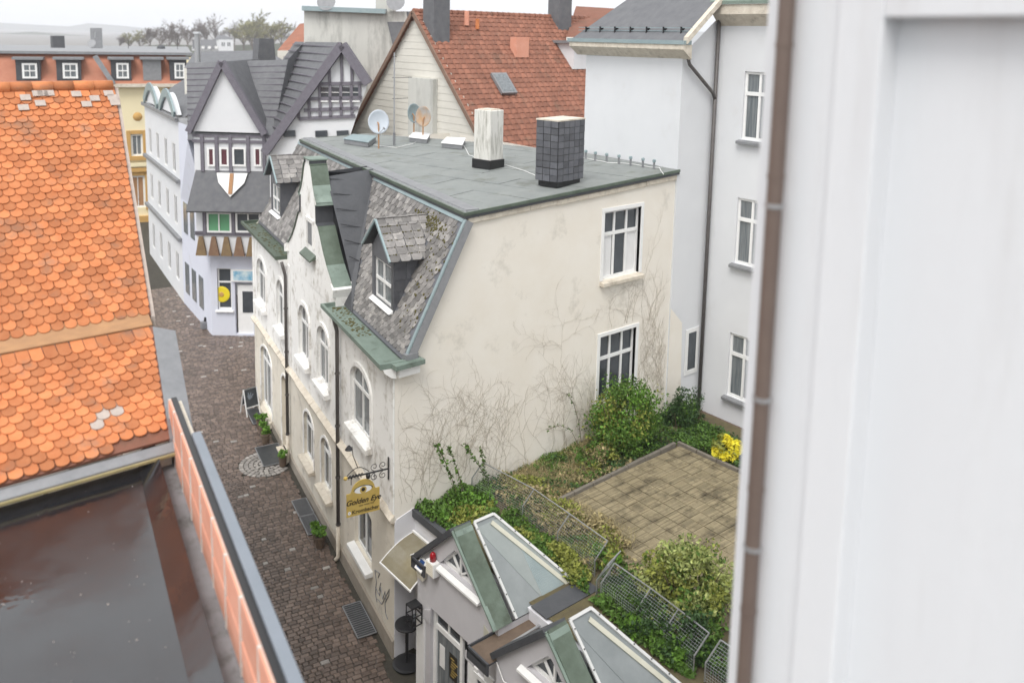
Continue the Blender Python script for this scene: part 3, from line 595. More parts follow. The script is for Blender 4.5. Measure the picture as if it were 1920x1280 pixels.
# chimneys
def chimney_white():
    b = pz(893, 308, 11.5); c = pz(918, 319, 11.45); d = pz(942, 312, 11.45); base = V3(6.3, 4.55, 0); base[2] = zr(base@fn)+.01
    x, y = u1, u2; w, l = .62, .72
    mb = MB(); mb.box(base-x*w/2-y*l/2+UP*.28, x*w, y*l, UP*1.6)
    ch = mb.build('chimney', 'white_streak', H, bevel=.02); ch['label'] = 'streaky white rendered chimney with tarred foot'
    MB().box(base-x*(w/2+.04)-y*(l/2+.04), x*(w+.08), y*(l+.08), UP*.30).build('tarred_foot', 'tar', ch, bevel=.02)
    MB().box(base-x*(w/2-.08)-y*(l/2-.08)+UP*1.85, x*(w-.16), y*(l-.16), UP*.06).build('flue_top', 'stone_worn', ch)
chimney_white()
def chimney_slate():
    c = V3(6.05, .88, 0); c[2] = zr(c@fn)+.01; x, y = u1, u2; w, l, h = 1.22, .78, 1.72
    core = MB().box(c-x*w/2-y*l/2+UP*.16, x*w, y*l, UP*h).build('chimney', 'tar', H); core['label'] = 'square chimney clad in dark slate'
    MB().box(c-x*(w/2-.06)-y*(l/2-.06), x*(w-.12), y*(l-.12), UP*.17).build('tarred_foot', 'tar', core)
    MB().box(c-x*(w/2+.02)-y*(l/2+.02)+UP*(h+.16), x*(w+.04), y*(l+.04), UP*.04).build('chimney_slab', 'stone_worn', core)
    rows = 9; rh = h/rows
    for f, (o, dx, dn, L, n) in enumerate(((c-x*w/2-y*l/2, x, -y, w, 5), (c-x*w/2+y*l/2, -y, -x, l, 3), (c+x*w/2-y*l/2, y, x, l, 3), (c+x*w/2+y*l/2, -x, y, w, 5))):
        for r in range(rows):
            for k in range(n):
                j = .01*random.random(); MB().box(o+dx*(L*k/n+.010)+UP*(.165+r*rh+j)+dn*.002, dx*(L/n-.018), UP*(rh-.018), dn*(.012+.006*random.random())).build('cladding_slate', 'slate_dark', core)
chimney_slate()

# graffiti beside the corner
def graffiti():
    st_ = [[(703, 1068), (706, 1090), (704, 1112), (707, 1128)], [(703, 1068), (712, 1074), (709, 1082)], [(704, 1100), (712, 1116), (714, 1100), (718, 1122), (722, 1108), (724, 1128)], [(708, 1122), (716, 1132), (726, 1112), (730, 1104), (729, 1116), (722, 1128), (723, 1148), (727, 1160)], [(714, 1092), (711, 1106)]]
    for k in st_: MB().tube([pf(u, v, .058 if v > 1500 else .008) for u, v in k], .014, 4).build('graffiti_stroke', 'lead', H)
graffiti()
# ================================================================ white house behind the terrace
WH = thing('white_house', (11.8, -2, 0), 'tall white rendered house with slate roof behind the roof terrace', 'house')
mb = MB(); A, Q, B = V3(10.15, -.06, 0), V3(10.62, 4.6, 0), V3(11.8, -.06, 0)
mb.poly([A+UP*3, Q+UP*3, Q+UP*15.2, A+UP*15.2]); mb.poly([A+UP*3, B+UP*3, B+UP*16.35, A+UP*15.2]); mb.poly([Q+UP*3, Q+V3(9, 0, 3), Q+V3(9, 0, 15.2), Q+UP*15.2])
mb.build('side_wall', 'white_wall', WH)
frC = lambda a, z, d: V3(11.8+d, -a, z)
wops = [dict(a0=1.17, a1=2.25, z0=zz, z1=zz+2.1) for zz in (4.28, 8.68, 12.62)]
wall(frC, .06, 9.5, 2.6, 16.5, wops, .16).build('street_wall', 'white_wall', WH)
for o in wops: window(WH, frC, o, .06, fw=.08, cols=2, transom=.68, glass='glass_lt', sill=(.16, .14), sillmat='lead', mull=.07)
o = dict(a0=11.02, a1=11.56, z0=4.85, z1=6.25); frB = lambda a, z, d: V3(a, -.075+d, z)
MB().box(V3(10.96, -.09, 4.75), (.68, 0, 0), (0, .02, 0), UP*1.56).build('window_surround', 'white_paint', WH); window(WH, lambda a, z, d: V3(a, -.10-.0+d*.1, z), o, .02, cols=1, transom=1, label=None)
MB().poly([(10.15, -.068, 3), (10.9, -.068, 3), (10.75, -.068, 6.6), (10.15, -.068, 7.2)]).build('ochre_paint_patch', 'cream', WH)
# cornices and roof
mb = MB(); mb.prism([V3(9.75, -.4, 15.35), V3(10.15, -.4, 15.05), V3(10.15, -.4, 15.5), V3(9.75, -.4, 15.5)], Q-A+V3(0, .8, 0)); mb.build('cornice', 'stone_worn', WH)
mb = MB(); mb.prism([V3(9.72, -.42, 15.5), V3(10.1, -.42, 15.5), V3(10.1, -.42, 15.62), V3(9.72, -.42, 15.62)], Q-A+V3(0, .9, 0)); mb.build('eaves_gutter', 'zinc', WH)
e0, e1 = V3(9.9, -.35, 15.62), V3(10.4, 5.1, 15.62); up = nrm(V3(1, 0, .82))
rf = MB().prism([e0, e1, e1+V3(3.4, -1.9, 3.4*.82), e0+V3(2.0, 0, 2.0*.82)+V3(1.4, 0, 1.4*.82)], nrm(np.cross(up, e0-e1))*.06).build('slate_roof', 'slate_far', WH)
MB().poly([e1, e1+V3(3.4, -1.9, 3.4*.82), e1+V3(9, 0, 3.4*.82), e1+V3(9, 2, 0)]).build('rear_roof', 'slate_far', WH)
mb = MB(); mb.prism([e0+V3(-.05, -.12, -.1), e0+V3(2.0, -.12, 1.54), e0+V3(2.0, -.12, 1.74), e0+V3(-.05, -.12, .1)], V3(0, .16, 0)); mb.build('verge', 'stone_worn', WH)
for k in range(7):
    p = e0+(e1-e0)*(.08+k*.14)+V3(.25, 0, .2); MB().prism([p, p+V3(.2, 0, .164), p+V3(.0, 0, .22)], V3(.01, .04, 0)).build('snow_guard_bracket', 'iron', WH)
mb = MB()
for r in (.12, .26): mb.bar(e0+V3(.3, 0, .2+r*.7), e1+V3(.3, 0, .2+r*.7), .02)
mb.build('snow_guard_rail', 'zinc', WH)
mb = MB(); mb.prism([V3(11.8, -.1, 16.1), V3(11.45, -.1, 16.45), V3(11.45, -.1, 16.75), V3(11.8, -.1, 16.75)], V3(0, -9.4, 0)); mb.build('high_cornice', 'stone_worn', WH)
MB().prism([V3(11.4, -.0, 16.75), V3(13.5, 0, 18.0), V3(13.5, 0, 18.1), V3(11.4, 0, 16.85)], V3(0, -9.5, 0)).build('main_roof', 'verdigris', WH)
mb = MB(); mb.tube([V3(11.68, -.19, 16.3), V3(11.68, -.19, 3.3)], .06, 8); p = mb.build('drainpipe', 'pipe_dk', WH, smooth=True)
MB().tube([V3(10.12, -.25, 15.2), V3(10.3, -.22, 14.9), V3(11.55, -.2, 14.0), V3(11.68, -.19, 13.8)], .055, 8).build('branch_pipe', 'pipe_dk', p, smooth=True)
# ================================================================ near white building
NB = thing('pilastered_house', Fp(-15.5, 2.93, 0), 'bright white rendered house wall with recessed panel close to the viewer', 'house')
nf = 2.926; fw_ = lambda t, d, z: Fp(t, nf+d, z)
mb = MB(); mb.box(fw_(-14.46, 0, 0), fd*-.58, fn*-6, UP*19); mb.build('corner_strip', 'near_wall', NB, bevel=.01)
mb = MB(); mb.box(fw_(-15.04, .035, 0), fd*-.30, fn*-6, UP*19); mb.build('pilaster', 'near_wall', NB, bevel=.012)
mb = MB(); mb.box(fw_(-15.34, -.10, 0), fd*-7, fn*-5.8, UP*15.77); mb.build('recessed_panel', 'near_wall', NB)
mb = MB(); mb.box(fw_(-15.34, .033, 15.77), fd*-7, fn*-5.9, UP*3.2); mb.build('panel_lintel', 'near_wall', NB, bevel=.012)
pt_ = -14.70; mb = MB(); mb.tube([fw_(pt_, .085, z) for z in np.arange(8, 18.9, .7)], .05, 14); dp = mb.build('drainpipe', 'pipe_br', NB, smooth=True)
for z in (11.9, 12.75, 13.35, 14.8, 15.6, 16.5): MB().lathe(fw_(pt_, .085, z), [(.054, 0), (.0545, .03)], 14).build('pipe_socket', 'pipe_br', dp)
for z in (12.35, 13.37, 14.62): MB().lathe(fw_(pt_, .085, z), [(.06, 0), (.06, .025)], 14).box(fw_(pt_-.01, .02, z), fd*.02, fn*.05, UP*.02).build('pipe_bracket', 'galv', dp)
# ================================================================ annex with roof terrace
AX = thing('annex', (1.5, -5, 0), 'light grey annex with two gabled bays, copper flashings and glass roofs', 'house')
ZT = 3.70
mb = MB(); mb.box(V3(.58, -12, 0), (10.6, 0, 0), (0, 11.98, 0), UP*(ZT-.05)); body = mb.build('body', 'pale_annex', AX)
mb = MB(); mb.box(V3(.50, -1.46, ZT-.06), (.16, 0, 0), (0, 1.44, 0), UP*.2); mb.build('roof_edge', 'felt_dark', AX)
mb = MB(); mb.box(V3(-.0, -.03, .0), (.6, 0, 0), (0, .025, 0), UP*3.62); mb.prism([V3(0, -.03, 3.62), V3(.6, -.03, 3.62), V3(.6, -.03, 3.86), V3(.06, -.03, 3.72)], V3(0, .025, 0)); mb.build('painted_return', 'pale_annex', AX)
def bay(xf, y0, y1, zl, zp, door, first):
    yc = (y0+y1)/2; fr = lambda a, z, d: V3(xf+d, -a, z); a0, a1 = -y0, -y1
    ops = []
    if door: ops = [dict(a0=1.98, a1=3.42, z0=0, z1=2.62)]
    w = wall(fr, a0, a1, 0, zl, ops+([] if first else []), .16)
    # triangular head with its own glazed opening
    tw = [(-yc-.62, zl+.36), (-yc-.06, zl+.95), (-yc+.06, zl+.95), (-yc+.72, zl+.36)]
    ol = [(a0, zl), (-yc-.05, zp), (-yc+.05, zp), (a1, zl)]
    for (p, q), (r, s) in zip(zip(ol, ol[1:]), zip(tw, tw[1:])): w.poly([fr(*p, 0), fr(*q, 0), fr(*s, 0), fr(*r, 0)])
    w.poly([fr(a0, zl, 0), fr(a1, zl, 0), fr(*tw[3], 0), fr(*tw[0], 0)])
    for p, q in zip(tw, tw[1:]+tw[:1]): w.poly([fr(*p, 0), fr(*q, 0), fr(*q, .14), fr(*p, .14)])
    w.poly([fr(a0, 0, 0), fr(a0, zl, 0), fr(a0, zl, .9), fr(a0, 0, .9)]); w.poly([fr(a1, 0, 0), fr(a1, zl, 0), fr(a1, zl, 1.5), fr(a1, 0, 1.5)])
    b = w.build('bay_front', 'grey_annex', AX)
    # fan window
    ti = [(-yc+(p[0]+yc)*.80, zl+.62+(p[1]-zl-.62)*.76) for p in tw]; f = MB()
    for p, q, r, s in zip(tw, tw[1:]+tw[:1], ti[1:]+ti[:1], ti): f.prism([fr(*p, .10), fr(*q, .10), fr(*r, .10), fr(*s, .10)], V3(.05, 0, 0))
    cx = (-yc+.05, zl+.40)
    for q in ((-yc-.30, zl+.78), (-yc+.06, zl+.9), (-yc+.42, zl+.66)): f.bar(fr(*cx, .10), fr(*q, .10), .04, .04, up=(1, 0, 0))
    fwn = f.build('window', 'white_paint', b); MB().poly([fr(*p, .145) for p in ti]).build('pane', 'glass', fwn)
    MB().prism([fr(-yc-.78, zl+.24, 0), fr(-yc-.78, zl+.24, -.12), fr(-yc-.78, zl+.29, -.12), fr(-yc-.78, zl+.36, .10)], V3(0, -1.72, 0)).build('sill', 'white_paint', fwn)
    # verge on the far slope, copper on the near slope, glazing behind
    e0, e1, ap = V3(xf, y0, zl), V3(xf, y1, zl), V3(xf, yc, zp)
    n0, n1 = nrm(np.cross(ap-e0, [1, 0, 0])), nrm(np.cross([1, 0, 0], ap-e1)); n0 = n0 if n0[2] > 0 else -n0; n1 = n1 if n1[2] > 0 else -n1
    MB().prism([e0+V3(-.12, 0, 0), ap+V3(-.12, 0, 0), ap+V3(-.12, 0, 0)+n0*.12, e0+V3(-.12, 0, 0)+n0*.12], V3(.55, 0, 0)).build('far_verge', 'felt_dark', b)
    MB().prism([e1+V3(-.1, 0, 0), ap+V3(-.1, 0, 0), ap+V3(-.1, 0, .1)+n1*.06, e1+V3(-.1, 0, 0)+n1*.06], V3(.44, 0, 0)).build('copper_slope', 'verdigris_dk', b)
    MB().prism([ap+V3(-.11, .03, .06), ap+V3(-.11, -.10, .10), ap+(e1-ap)*.25+V3(-.11, 0, 0)+n1*.075, ap+(e1-ap)*.25+V3(-.11, 0, 0)+n1*.06], V3(.46, 0, 0)).build('copper_ridge', 'verdigris', b)
    MB().bar(ap+V3(-.11, 0, .04)+n1*.05, e1+V3(-.11, 0, 0)+n1*.05, .04, .09, up=(1, 0, 0)).build('copper_edge', 'verdigris', b)
    # glazed hip: front edge at xf+.55, ridge 0.5 m long, hipped at the back
    xa, xb, xc = xf+.46, xf+1.0, xf+2.25
    q0, q1, q2, q3 = V3(xa, yc, zp+.05), V3(xb, yc, zp+.05), V3(xc, y1, zl+.02), V3(xa, y1, zl+.02)
    g = MB().prism([q0, q1, q2, q3], n1*.02).build('glass_roof', 'skylight', AX); g['label'] = 'glass roof over the bay by the door' if first else 'glass roof over the nearest bay'
    lo = .42 if first else .9
    MB().prism([q0+(q3-q0)*.06+n1*.022, q1+(q2-q1)*.06+n1*.022, q1+(q2-q1)*.93+n1*.022, q3+(q2-q3)*.45+(q0-q3)*.05+n1*.022], n1*.006).build('ribbed_pane' if first else 'tinted_pane', 'skylight_rib' if first else 'skylight', g)
    if first:
        for k in range(30):
            a = k/30; p = q3+(q2-q3)*(.47+.5*a)+n1*.03; top = q0+(q1-q0)*(.2+.75*a) if False else p+(q1-q2)*(.9*(1-.0*a))*max(.05, 1)
            m = (q0-q3); sf = .47+.5*a; L = (1-sf)/.735-.08
            if L > .04: MB().bar(p, p+m*min(.92, L), .012, .008, up=n1).build('glazing_rib', 'zinc', g)
    fm = MB()
    for p, q, wd in ((q0, q3, .055), (q1, q2, .06), (q0, q1, .06)): fm.bar(p+n1*.045, q+n1*.045, wd, .04, up=n1)
    fm.build('glazing_bar', 'frame_grey', g)
    MB().bar(q1+(q3-q0)*.07+n1*.045+(q0-q1)*.25, q2+n1*.045+(q3-q2)*.09, .10, .02, up=n1).build('edge_seal', 'creamframe', g)
    for p, q in ((q0, q3), (q1, q2)):
        for k in range(6): MB().lathe(p+(q-p)*(.08+k*.17)+n1*.075, [(.016, 0), (.012, .012)], 6, n1).build('glazing_bolt', 'iron', g)
    MB().poly([q1, q2, q2-UP*.3, q1-UP*1.6]).poly([q0, q1, V3(xb, y0, zl), V3(xa, y0, zl)]).build('rear_glazing', 'skylight', g)
    MB().poly([V3(xa, y0, zl-.6), V3(xa, y1, zl-.6), V3(xc, y1, zl-.6), V3(xc, y0, zl-.6)]).build('inner_ceiling', 'white_paint', g)
    return b
b1 = bay(-.25, -1.44, -4.46, 3.55, 4.95, True, True)
b2 = bay(-.68, -4.95, -8.0, 3.45, 4.88, False, False)
def trough(xf, y, w, x1, z):
    m = MB(); m.box(V3(xf, y, z), (x1-xf, 0, 0), (0, w, 0), UP*.03)
    m.box(V3(xf, y-.03, z-.18), (.04, 0, 0), (0, w+.06, 0), UP*.27); m.box(V3(xf, y+w, z-.1), (x1-xf, 0, 0), (0, .03, 0), UP*.19)
    t_ = m.build('valley_gutter', 'felt_dark', AX); MB().box(V3(xf+.05, y+.01, z+.032), (x1-xf-.06, 0, 0), (0, w-.02, 0), UP*.008).build('gutter_lining', 'pot', t_)
    return t_
trough(-.40, -1.90, .48, 1.3, 3.56); tg = trough(-.95, -4.97, .62, 2.2, 3.36); MB().box(V3(.6, -4.99, ZT+.002), (1.55, 0, 0), (0, .5, 0), UP*.02).build('valley_board', 'felt_dark', AX)
MB().bar(V3(-.35, -4.85, 3.47), V3(1.3, -4.78, 3.47), .05, .04).build('conduit', 'galv', tg)
# door and window in bay one
fr1 = lambda a, z, d: V3(-.25+d, -a, z)
od = dict(a0=2.06, a1=3.08, z0=.02, z1=2.58)
d = MB().box(fr1(2.10, .05, .13), (0, -.92, 0), (.04, 0, 0), UP*2.08).build('door', 'glass_lt', AX); d['label'] = 'grey glazed door with notices'
mb = MB()
for a, z, w_, h_ in ((1.98, 0, .12, 2.62), (3.02, 0, .10, 2.62), (2.1, 2.13, .92, .12), (2.1, 2.52, .92, .1)): mb.box(fr1(a, z, .09), (0, -w_, 0), (.06, 0, 0), UP*h_)
mb.build('door_frame', 'white_paint', d); MB().poly([fr1(2.1, 2.25, .13), fr1(3.02, 2.25, .13), fr1(3.02, 2.52, .13), fr1(2.1, 2.52, .13)]).build('transom_pane', 'glass', d)
MB().box(fr1(2.545, 2.25, .10), (0, -.05, 0), (.04, 0, 0), UP*.27).build('transom_mullion', 'white_paint', d)
MB().box(fr1(2.20, 1.25, .118), (0, -.2, 0), (.008, 0, 0), UP*.55).build('paper_notice', 'white_paint', d)
nb = MB().box(fr1(2.58, 1.20, .118), (0, -.3, 0), (.008, 0, 0), UP*.62).build('menu_board', 'ink', d)
mb = MB()
for k in range(7): mb.box(fr1(2.64+.02*(k % 3), 1.28+.07*k, .114), (0, -.14-.04*((k*7) % 3), 0), (.003, 0, 0), UP*.025)
tag(mb.build('menu_text', 'gold', d), kind='stuff')
for (y, x0, z0, z1) in ((-1.62, -.29, 0, 2.2), (-3.66, -.29, 0, 2.25), (-4.22, -.29, 0, 2.35)):
    MB().box(V3(x0, y-.16, z0), (.05, 0, 0), (0, .32, 0), UP*z1).build('white_pier', 'white_paint', AX)
for y in (-1.75, -3.4): MB().prism([V3(-.253, y, 2.26), V3(-.253, y-.3, 2.26), V3(-.253, y-.3, 2.62), V3(-.253, y, 2.45)], V3(-.05, 0, 0)).build('corbel', 'grey_annex', AX)
sw = MB().box(V3(-.262, -4.12, .9), (.01, 0, 0), (0, .36, 0), UP*1.15).build('side_light', 'glass', AX); MB().box(V3(-.30, -4.2, 2.06), (.06, 0, 0), (0, .5, 0), UP*.1).build('frame', 'white_paint', sw)
MB().box(V3(-.264, -4.06, 2.45), (.01, 0, 0), (0, .22, 0), UP*.3).build('side_pane', 'glass', AX)
MB().prism([V3(-.262, -4.0, 2.9), V3(-.262, -4.42, 2.9), V3(-.262, -4.42, 3.2), V3(-.262, -4.0, 3.4)], V3(-.012, 0, 0)).build('sign_plate', 'creamframe', AX)
mb = MB(); mb.tube([V3(-.72, -5.0, 3.4), V3(-.74, -5.25, 3.15), V3(-.74, -5.5, 3.2), V3(-.74, -5.7, 3.3)], .012, 6); mb.tube([V3(-1.1, -6.1, 2.3), V3(-1.1, -6.0, 2.8), V3(-.95, -5.8, 3.0), V3(-.70, -5.75, 3.0)], .03, 8); mb.build('cable', 'white_paint', AX, smooth=True)
MB().tube([V3(-.44, -1.42, 3.7), V3(-.2, -1.55, 3.78), V3(.15, -1.62, 3.70)], .012, 6).build('cable', 'white_paint', AX, smooth=True)
# small fittings on the annex
s = thing('alarm_siren', (-.36, -2.2, 3.6), 'white slatted alarm siren box with red light under the annex gable', 'alarm')
MB().box(V3(-.44, -2.36, 3.6), (.18, 0, 0), (0, .30, 0), UP*.34).build('box', 'white_paint', s, bevel=.015)
for k in range(7):
    MB().box(V3(-.452, -2.34, 3.63+k*.043), (.012, 0, 0), (0, .26, 0), UP*.02).build('slat', 'ivory', s)
MB().lathe(V3(-.35, -2.21, 3.94), [(.075, 0), (.07, .12), (.06, .17), (.03, .2)], 14).build('beacon', 'red_plastic', s, smooth=True)
s = thing('solar_wall_lamp', (-.3, -1.72, 3.3), 'small cream solar wall lamp beside the alarm siren', 'lamp')
MB().prism([V3(-.26, -1.84, 3.25), V3(-.36, -1.82, 3.2), V3(-.42, -1.82, 3.48), V3(-.26, -1.84, 3.6)], V3(0, .22, 0)).build('housing', 'ivory', s, bevel=.02)
MB().prism([V3(-.43, -1.86, 3.46), V3(-.26, -1.86, 3.66), V3(-.25, -1.86, 3.69), V3(-.44, -1.86, 3.49)], V3(0, .27, 0)).build('panel_frame', 'white_paint', s); MB().prism([V3(-.41, -1.81, 3.522), V3(-.29, -1.81, 3.66), V3(-.29, -1.81, 3.668), V3(-.41, -1.81, 3.53)], V3(0, .17, 0)).build('solar_cell', 'blue_pv', s)
s = thing('wall_lantern', (-.42, -1.62, 2.1), 'black square wall lantern beside the annex door', 'lamp')
mb = MB(); c = V3(-.46, -1.62, 2.12); h = .13
for sx in (-1, 1):
    for sy in (-1, 1): mb.bar(c+V3(sx*h, sy*h, 0), c+V3(sx*h, sy*h, .46), .022)
for z in (0, .23, .46):
    for sx in (-1, 1): mb.bar(c+V3(sx*h, -h, z), c+V3(sx*h, h, z), .02); mb.bar(c+V3(-h, sx*h, z), c+V3(h, sx*h, z), .02)
mb.prism([c+V3(-h, -h, .46), c+V3(h, -h, .46), c+V3(h, h, .46), c+V3(-h, h, .46)], UP*.02); mb.bar(c+V3(h, 0, .3), c+V3(.2, 0, .3), .03); mb.build('cage', 'iron', s)
MB().lathe(c+UP*.05, [(.03, 0), (.04, .1), (.02, .16)], 8).build('bulb', 'glass_lt', s)
# awning in the recess
s = thing('awning', (.1, -.7, 2.7), 'cloudy curved polycarbonate awning in the recess beside the annex', 'awning')
mb = MB(); n = 10; prev = None
cur = [(.52-.95*(i/n), 3.22-.08*(i/n)-.36*(i/n)**2) for i in range(n+1)]
for (x0, z0), (x1, z1) in zip(cur, cur[1:]): mb.prism([V3(x0, -.06, z0), V3(x1, -.06, z1), V3(x1, -.06, z1+.012), V3(x0, -.06, z0+.012)], V3(0, -1.34, 0))
mb.build('sheet', 'poly', s)
for y in (-.05, -1.40): MB().tube([V3(x, y, z) for x, z in cur], .018, 6).build('rib', 'white_paint', s)
MB().bar(V3(cur[-1][0], -.03, cur[-1][1]), V3(cur[-1][0], -1.43, cur[-1][1]), .04, .04).build('front_rail', 'white_paint', s); MB().bar(V3(.53, -.03, 3.25), V3(.53, -1.43, 3.25), .05, .05).build('wall_rail', 'white_paint', s)
# bar table
p = pz(763, 1243, -.0); s = thing('bar_table', (p[0], p[1], 0), 'round black bar table in the recess under the awning', 'table')
MB().lathe(p, [(.36, 0), (.36, .02), (.30, .035), (.05, .05)], 28).build('base', 'iron', s, smooth=False); MB().lathe(p+UP*.05, [(.04, 0), (.04, 1.0)], 12).build('post', 'iron', s); MB().lathe(p+UP*1.04, [(.28, 0), (.31, .02), (.31, .05), (.29, .06)], 28).build('table_top', 'iron', s)
MB().tube([p+V3(-.1, -.1, 1.04), p+V3(-.12, -.12, .7), p+V3(-.07, -.12, .72), p+V3(-.07, -.1, 1.04)], .01, 5).build('hook', 'iron', s)
# ================================================================ terrace
TR = MB().poly([(.66, -12, ZT), (11.15, -12, ZT), (11.15, -.02, ZT), (.66, -.02, ZT)]).build('roof_terrace', 'soil'); tag(TR, kind='structure')
pm = MB(); pw = .418
lo = [(-.5, -.5), (.5, -.5), (.5, .5), (-.5, .5)]
pm.prism([(x*pw, y*pw, 0) for x, y in lo], (0, 0, .04))
for k in range(11): pm.box((-.5*pw+.008, (-.47+k*.087)*pw, .04), (pw-.016, 0, 0), (0, pw*.06, 0), (0, 0, .003))
pme = mesh_of('paving_tile', pm, 'paver')
for i in range(-4, 9):
    for j in range(-3, 16):
        c = V3(5.0105+.4364*(i+.5), -3.1504-.4364*(j+.5), ZT+.005)
        if c[0] > 8.75 or c[1] > -1.95: continue
        a = random.uniform(-.012, .012); z = nrm(V3(random.uniform(-.003, .003), random.uniform(-.003, .003), 1)); x = V3(math.cos(a), math.sin(a), 0); x = nrm(x-z*(x@z))
        piece('paving_tile', pme, frame_mx(c+UP*.004*random.random(), x, np.cross(z, x), z), TR)
def kerb(p, q, n):
    for k in range(n):
        a, b = p+(q-p)*(k/n), p+(q-p)*((k+.97)/n); mb = MB(); mb.bar(a+UP*.06, b+UP*.06, .10, .16+.02*random.random()); mb.build('kerb_stone', 'curb', TR, bevel=.012)
kerb(V3(3.6, -1.92, ZT), V3(8.62, -1.72, ZT), 7); kerb(V3(8.72, -1.75, ZT), V3(8.95, -8, ZT), 9)
for k in range(26): MB().box(V3(10.55+.0*k, -.2-k*.145, ZT-.30), (1.2, 0, 0), (0, .13, 0), UP*.03).build('deck_board', 'pot', TR)
# fence
def fence(name, pts, label, gap=.06, hv=.42, lean=V3(.35, 0, .45)):
    f = thing(name, pts[0], label, 'fence', 'wire mesh fences on the roof terrace')
    posts = MB(); n = len(pts); wires = MB()
    for a in pts:
        MB().tube([a, a+UP*hv, a+UP*hv+lean], .017, 6).build('post', 'galv', f)
    for a, b in zip(pts, pts[1:]):
        MB().tube([a+UP*hv+lean, b+UP*hv+lean], .015, 6).build('rail', 'galv', f)
        L = np.linalg.norm(b-a); k = int(L/gap)
        for i in range(1, k):
            p = a+(b-a)*(i/k); wires.tube([p, p+UP*hv, p+UP*hv+lean], .0026, 3, False)
        m = int((hv+np.linalg.norm(lean))/gap)
        for j in range(m):
            s_ = (j+.5)*gap; o = UP*s_ if s_ < hv else UP*hv+nrm(lean)*(s_-hv); wires.tube([a+o, b+o], .0026, 3, False)
    tag(wires.build('wire_mesh', 'galv', f), kind='stuff')
zf = ZT+.02
LN_ = V3(.26, -.12, .42)
fence('mesh_fence', [V3(2.3, -.12, zf), V3(2.5, -1.95, zf), V3(2.45, -3.29, zf), V3(2.38, -4.6, zf)], 'bent wire mesh fence running from the gable wall along the terrace', hv=.38, lean=LN_)
fence('mesh_fence', [V3(1.92, -5.12, zf), V3(2.5, -4.95, zf)], 'short cross piece of wire mesh fence at the corner', hv=.38, lean=V3(.1, -.2, .42))
fence('mesh_fence', [V3(1.92, -5.25, zf), V3(1.9, -6.29, zf), V3(1.85, -7.05, zf), V3(1.78, -7.85, zf)], 'wire mesh fence overgrown with leaves above the nearest glass roof', hv=.38, lean=LN_)
fence('mesh_fence', [V3(1.8, -8.1, zf), V3(1.8, -9.0, zf), V3(1.8, -9.9, zf)], 'last wire mesh fence panel beside the white wall', gap=.06, hv=.38, lean=LN_)
# ================================================================ tiled house on the left
TH = thing('tiled_house', Fp(-4, 8, 0), 'house with bright orange beaver-tail tile roof in two tiers across the street', 'house')
L0, U0, U1 = pf(318, 822, 5.7), pf(283, 590, 5.7), pf(215, 162, 5.88)
L1 = pf(286, 612, 5.7)
LEN = 9.0
def slope_dir(a, b): d = b-a; d = d-V3(d[0], 0, 0); return nrm(d)
tw_, tg_ = .18, .148
def tile_unit():
    m = MB(); pts = [(-.083, .30), (.083, .30), (.083, .07)]+[(.083*math.cos(a), .07-.07*math.sin(a)) for a in np.linspace(.3, math.pi-.3, 7)]+[(-.083, .07)]
    m.prism([(x, y, 0) for x, y in pts], (0, 0, .02)); return m
tum = tile_unit(); tme = mesh_of('roof_tile', tum, 'tile'); tme_g = mesh_of('roof_tile', tum, 'mortar')
tiles = []
def tile_roof(e, r, name, ragged=0):
    up = slope_dir(e, r); nn = nrm(np.cross(V3(1, 0, 0), up)); nn = nn if nn[2] > 0 else -nn
    S_ = np.linalg.norm((r-e)-V3((r-e)[0], 0, 0)); base = MB().prism([e, r, r-V3(LEN, 0, 0), e-V3(LEN, 0, 0)], nn*-.05).build(name, 'tile_old', TH)
    rows = int(S_/tg_)
    for k in range(rows):
        s = k*tg_; f = s/S_; ex = e+(r-e)*f; j = 0; x = ex[0]-tw_*.5-(k % 2)*tw_*.5
        if k % 2: tiles.append((V3(ex[0]-tw_*.25, ex[1], ex[2])+nn*.02, .5, up, nn, base, k, j))
        while x > e[0]-LEN:
            c = V3(x, ex[1], ex[2])+nn*.02
            if not (k < ragged and (x-e[0]) > -.45*(ragged-k)-.3): tiles.append((c, 1., up, nn, base, k, j))
            x -= tw_; j += 1
    return base, up, nn
lowr, lup, lnn = tile_roof(L0, L1, 'lower_roof', 1)
upr, uup, unn = tile_roof(U0, U1, 'upper_roof')
vis = []
for i, q in enumerate(tiles):
    u, v, d = proj(q[0]); vis.append((0 if (u > -5 and v < 1000) else 1, d, i))
near = {i for _, _, i in sorted(vis)[:300]}
rest = {lowr: MB(), upr: MB()}
for i, (c, w, up, nn, base, k, j) in enumerate(tiles):
    y = nrm(up-nn*.13); x = nrm(V3(1, 0, 0)); z = nrm(np.cross(x, y)); a = random.uniform(-.03, .03); x2 = nrm(x*math.cos(a)+y*math.sin(a)); y2 = nrm(np.cross(z, x2)); c = c+z*.004*random.random()
    if i in near: piece('roof_tile', tme_g if (base is lowr and (k, j) in ((4, 4), (4, 3), (3, 4))) else tme, frame_mx(c, x2*w, y2, z), base)
    else:
        m = rest[base]; b = len(m.v); m.v += [tuple(c+x2*p[0]*w+y2*p[1]+z*p[2]) for p in tum.v]; m.f += [[b+q for q in f] for f in tum.f]
for b_, m in rest.items(): tag(m.build('roof_tile_field', 'tile', b_), kind='stuff')
x = U1[0]-.05
while x > U1[0]-LEN:
    MB().tube([V3(x, U1[1], U1[2]+.0), V3(x-.36, U1[1], U1[2]+.012)], [.12, .105], 12).build('ridge_tile', 'tile', upr, smooth=True); x -= .35
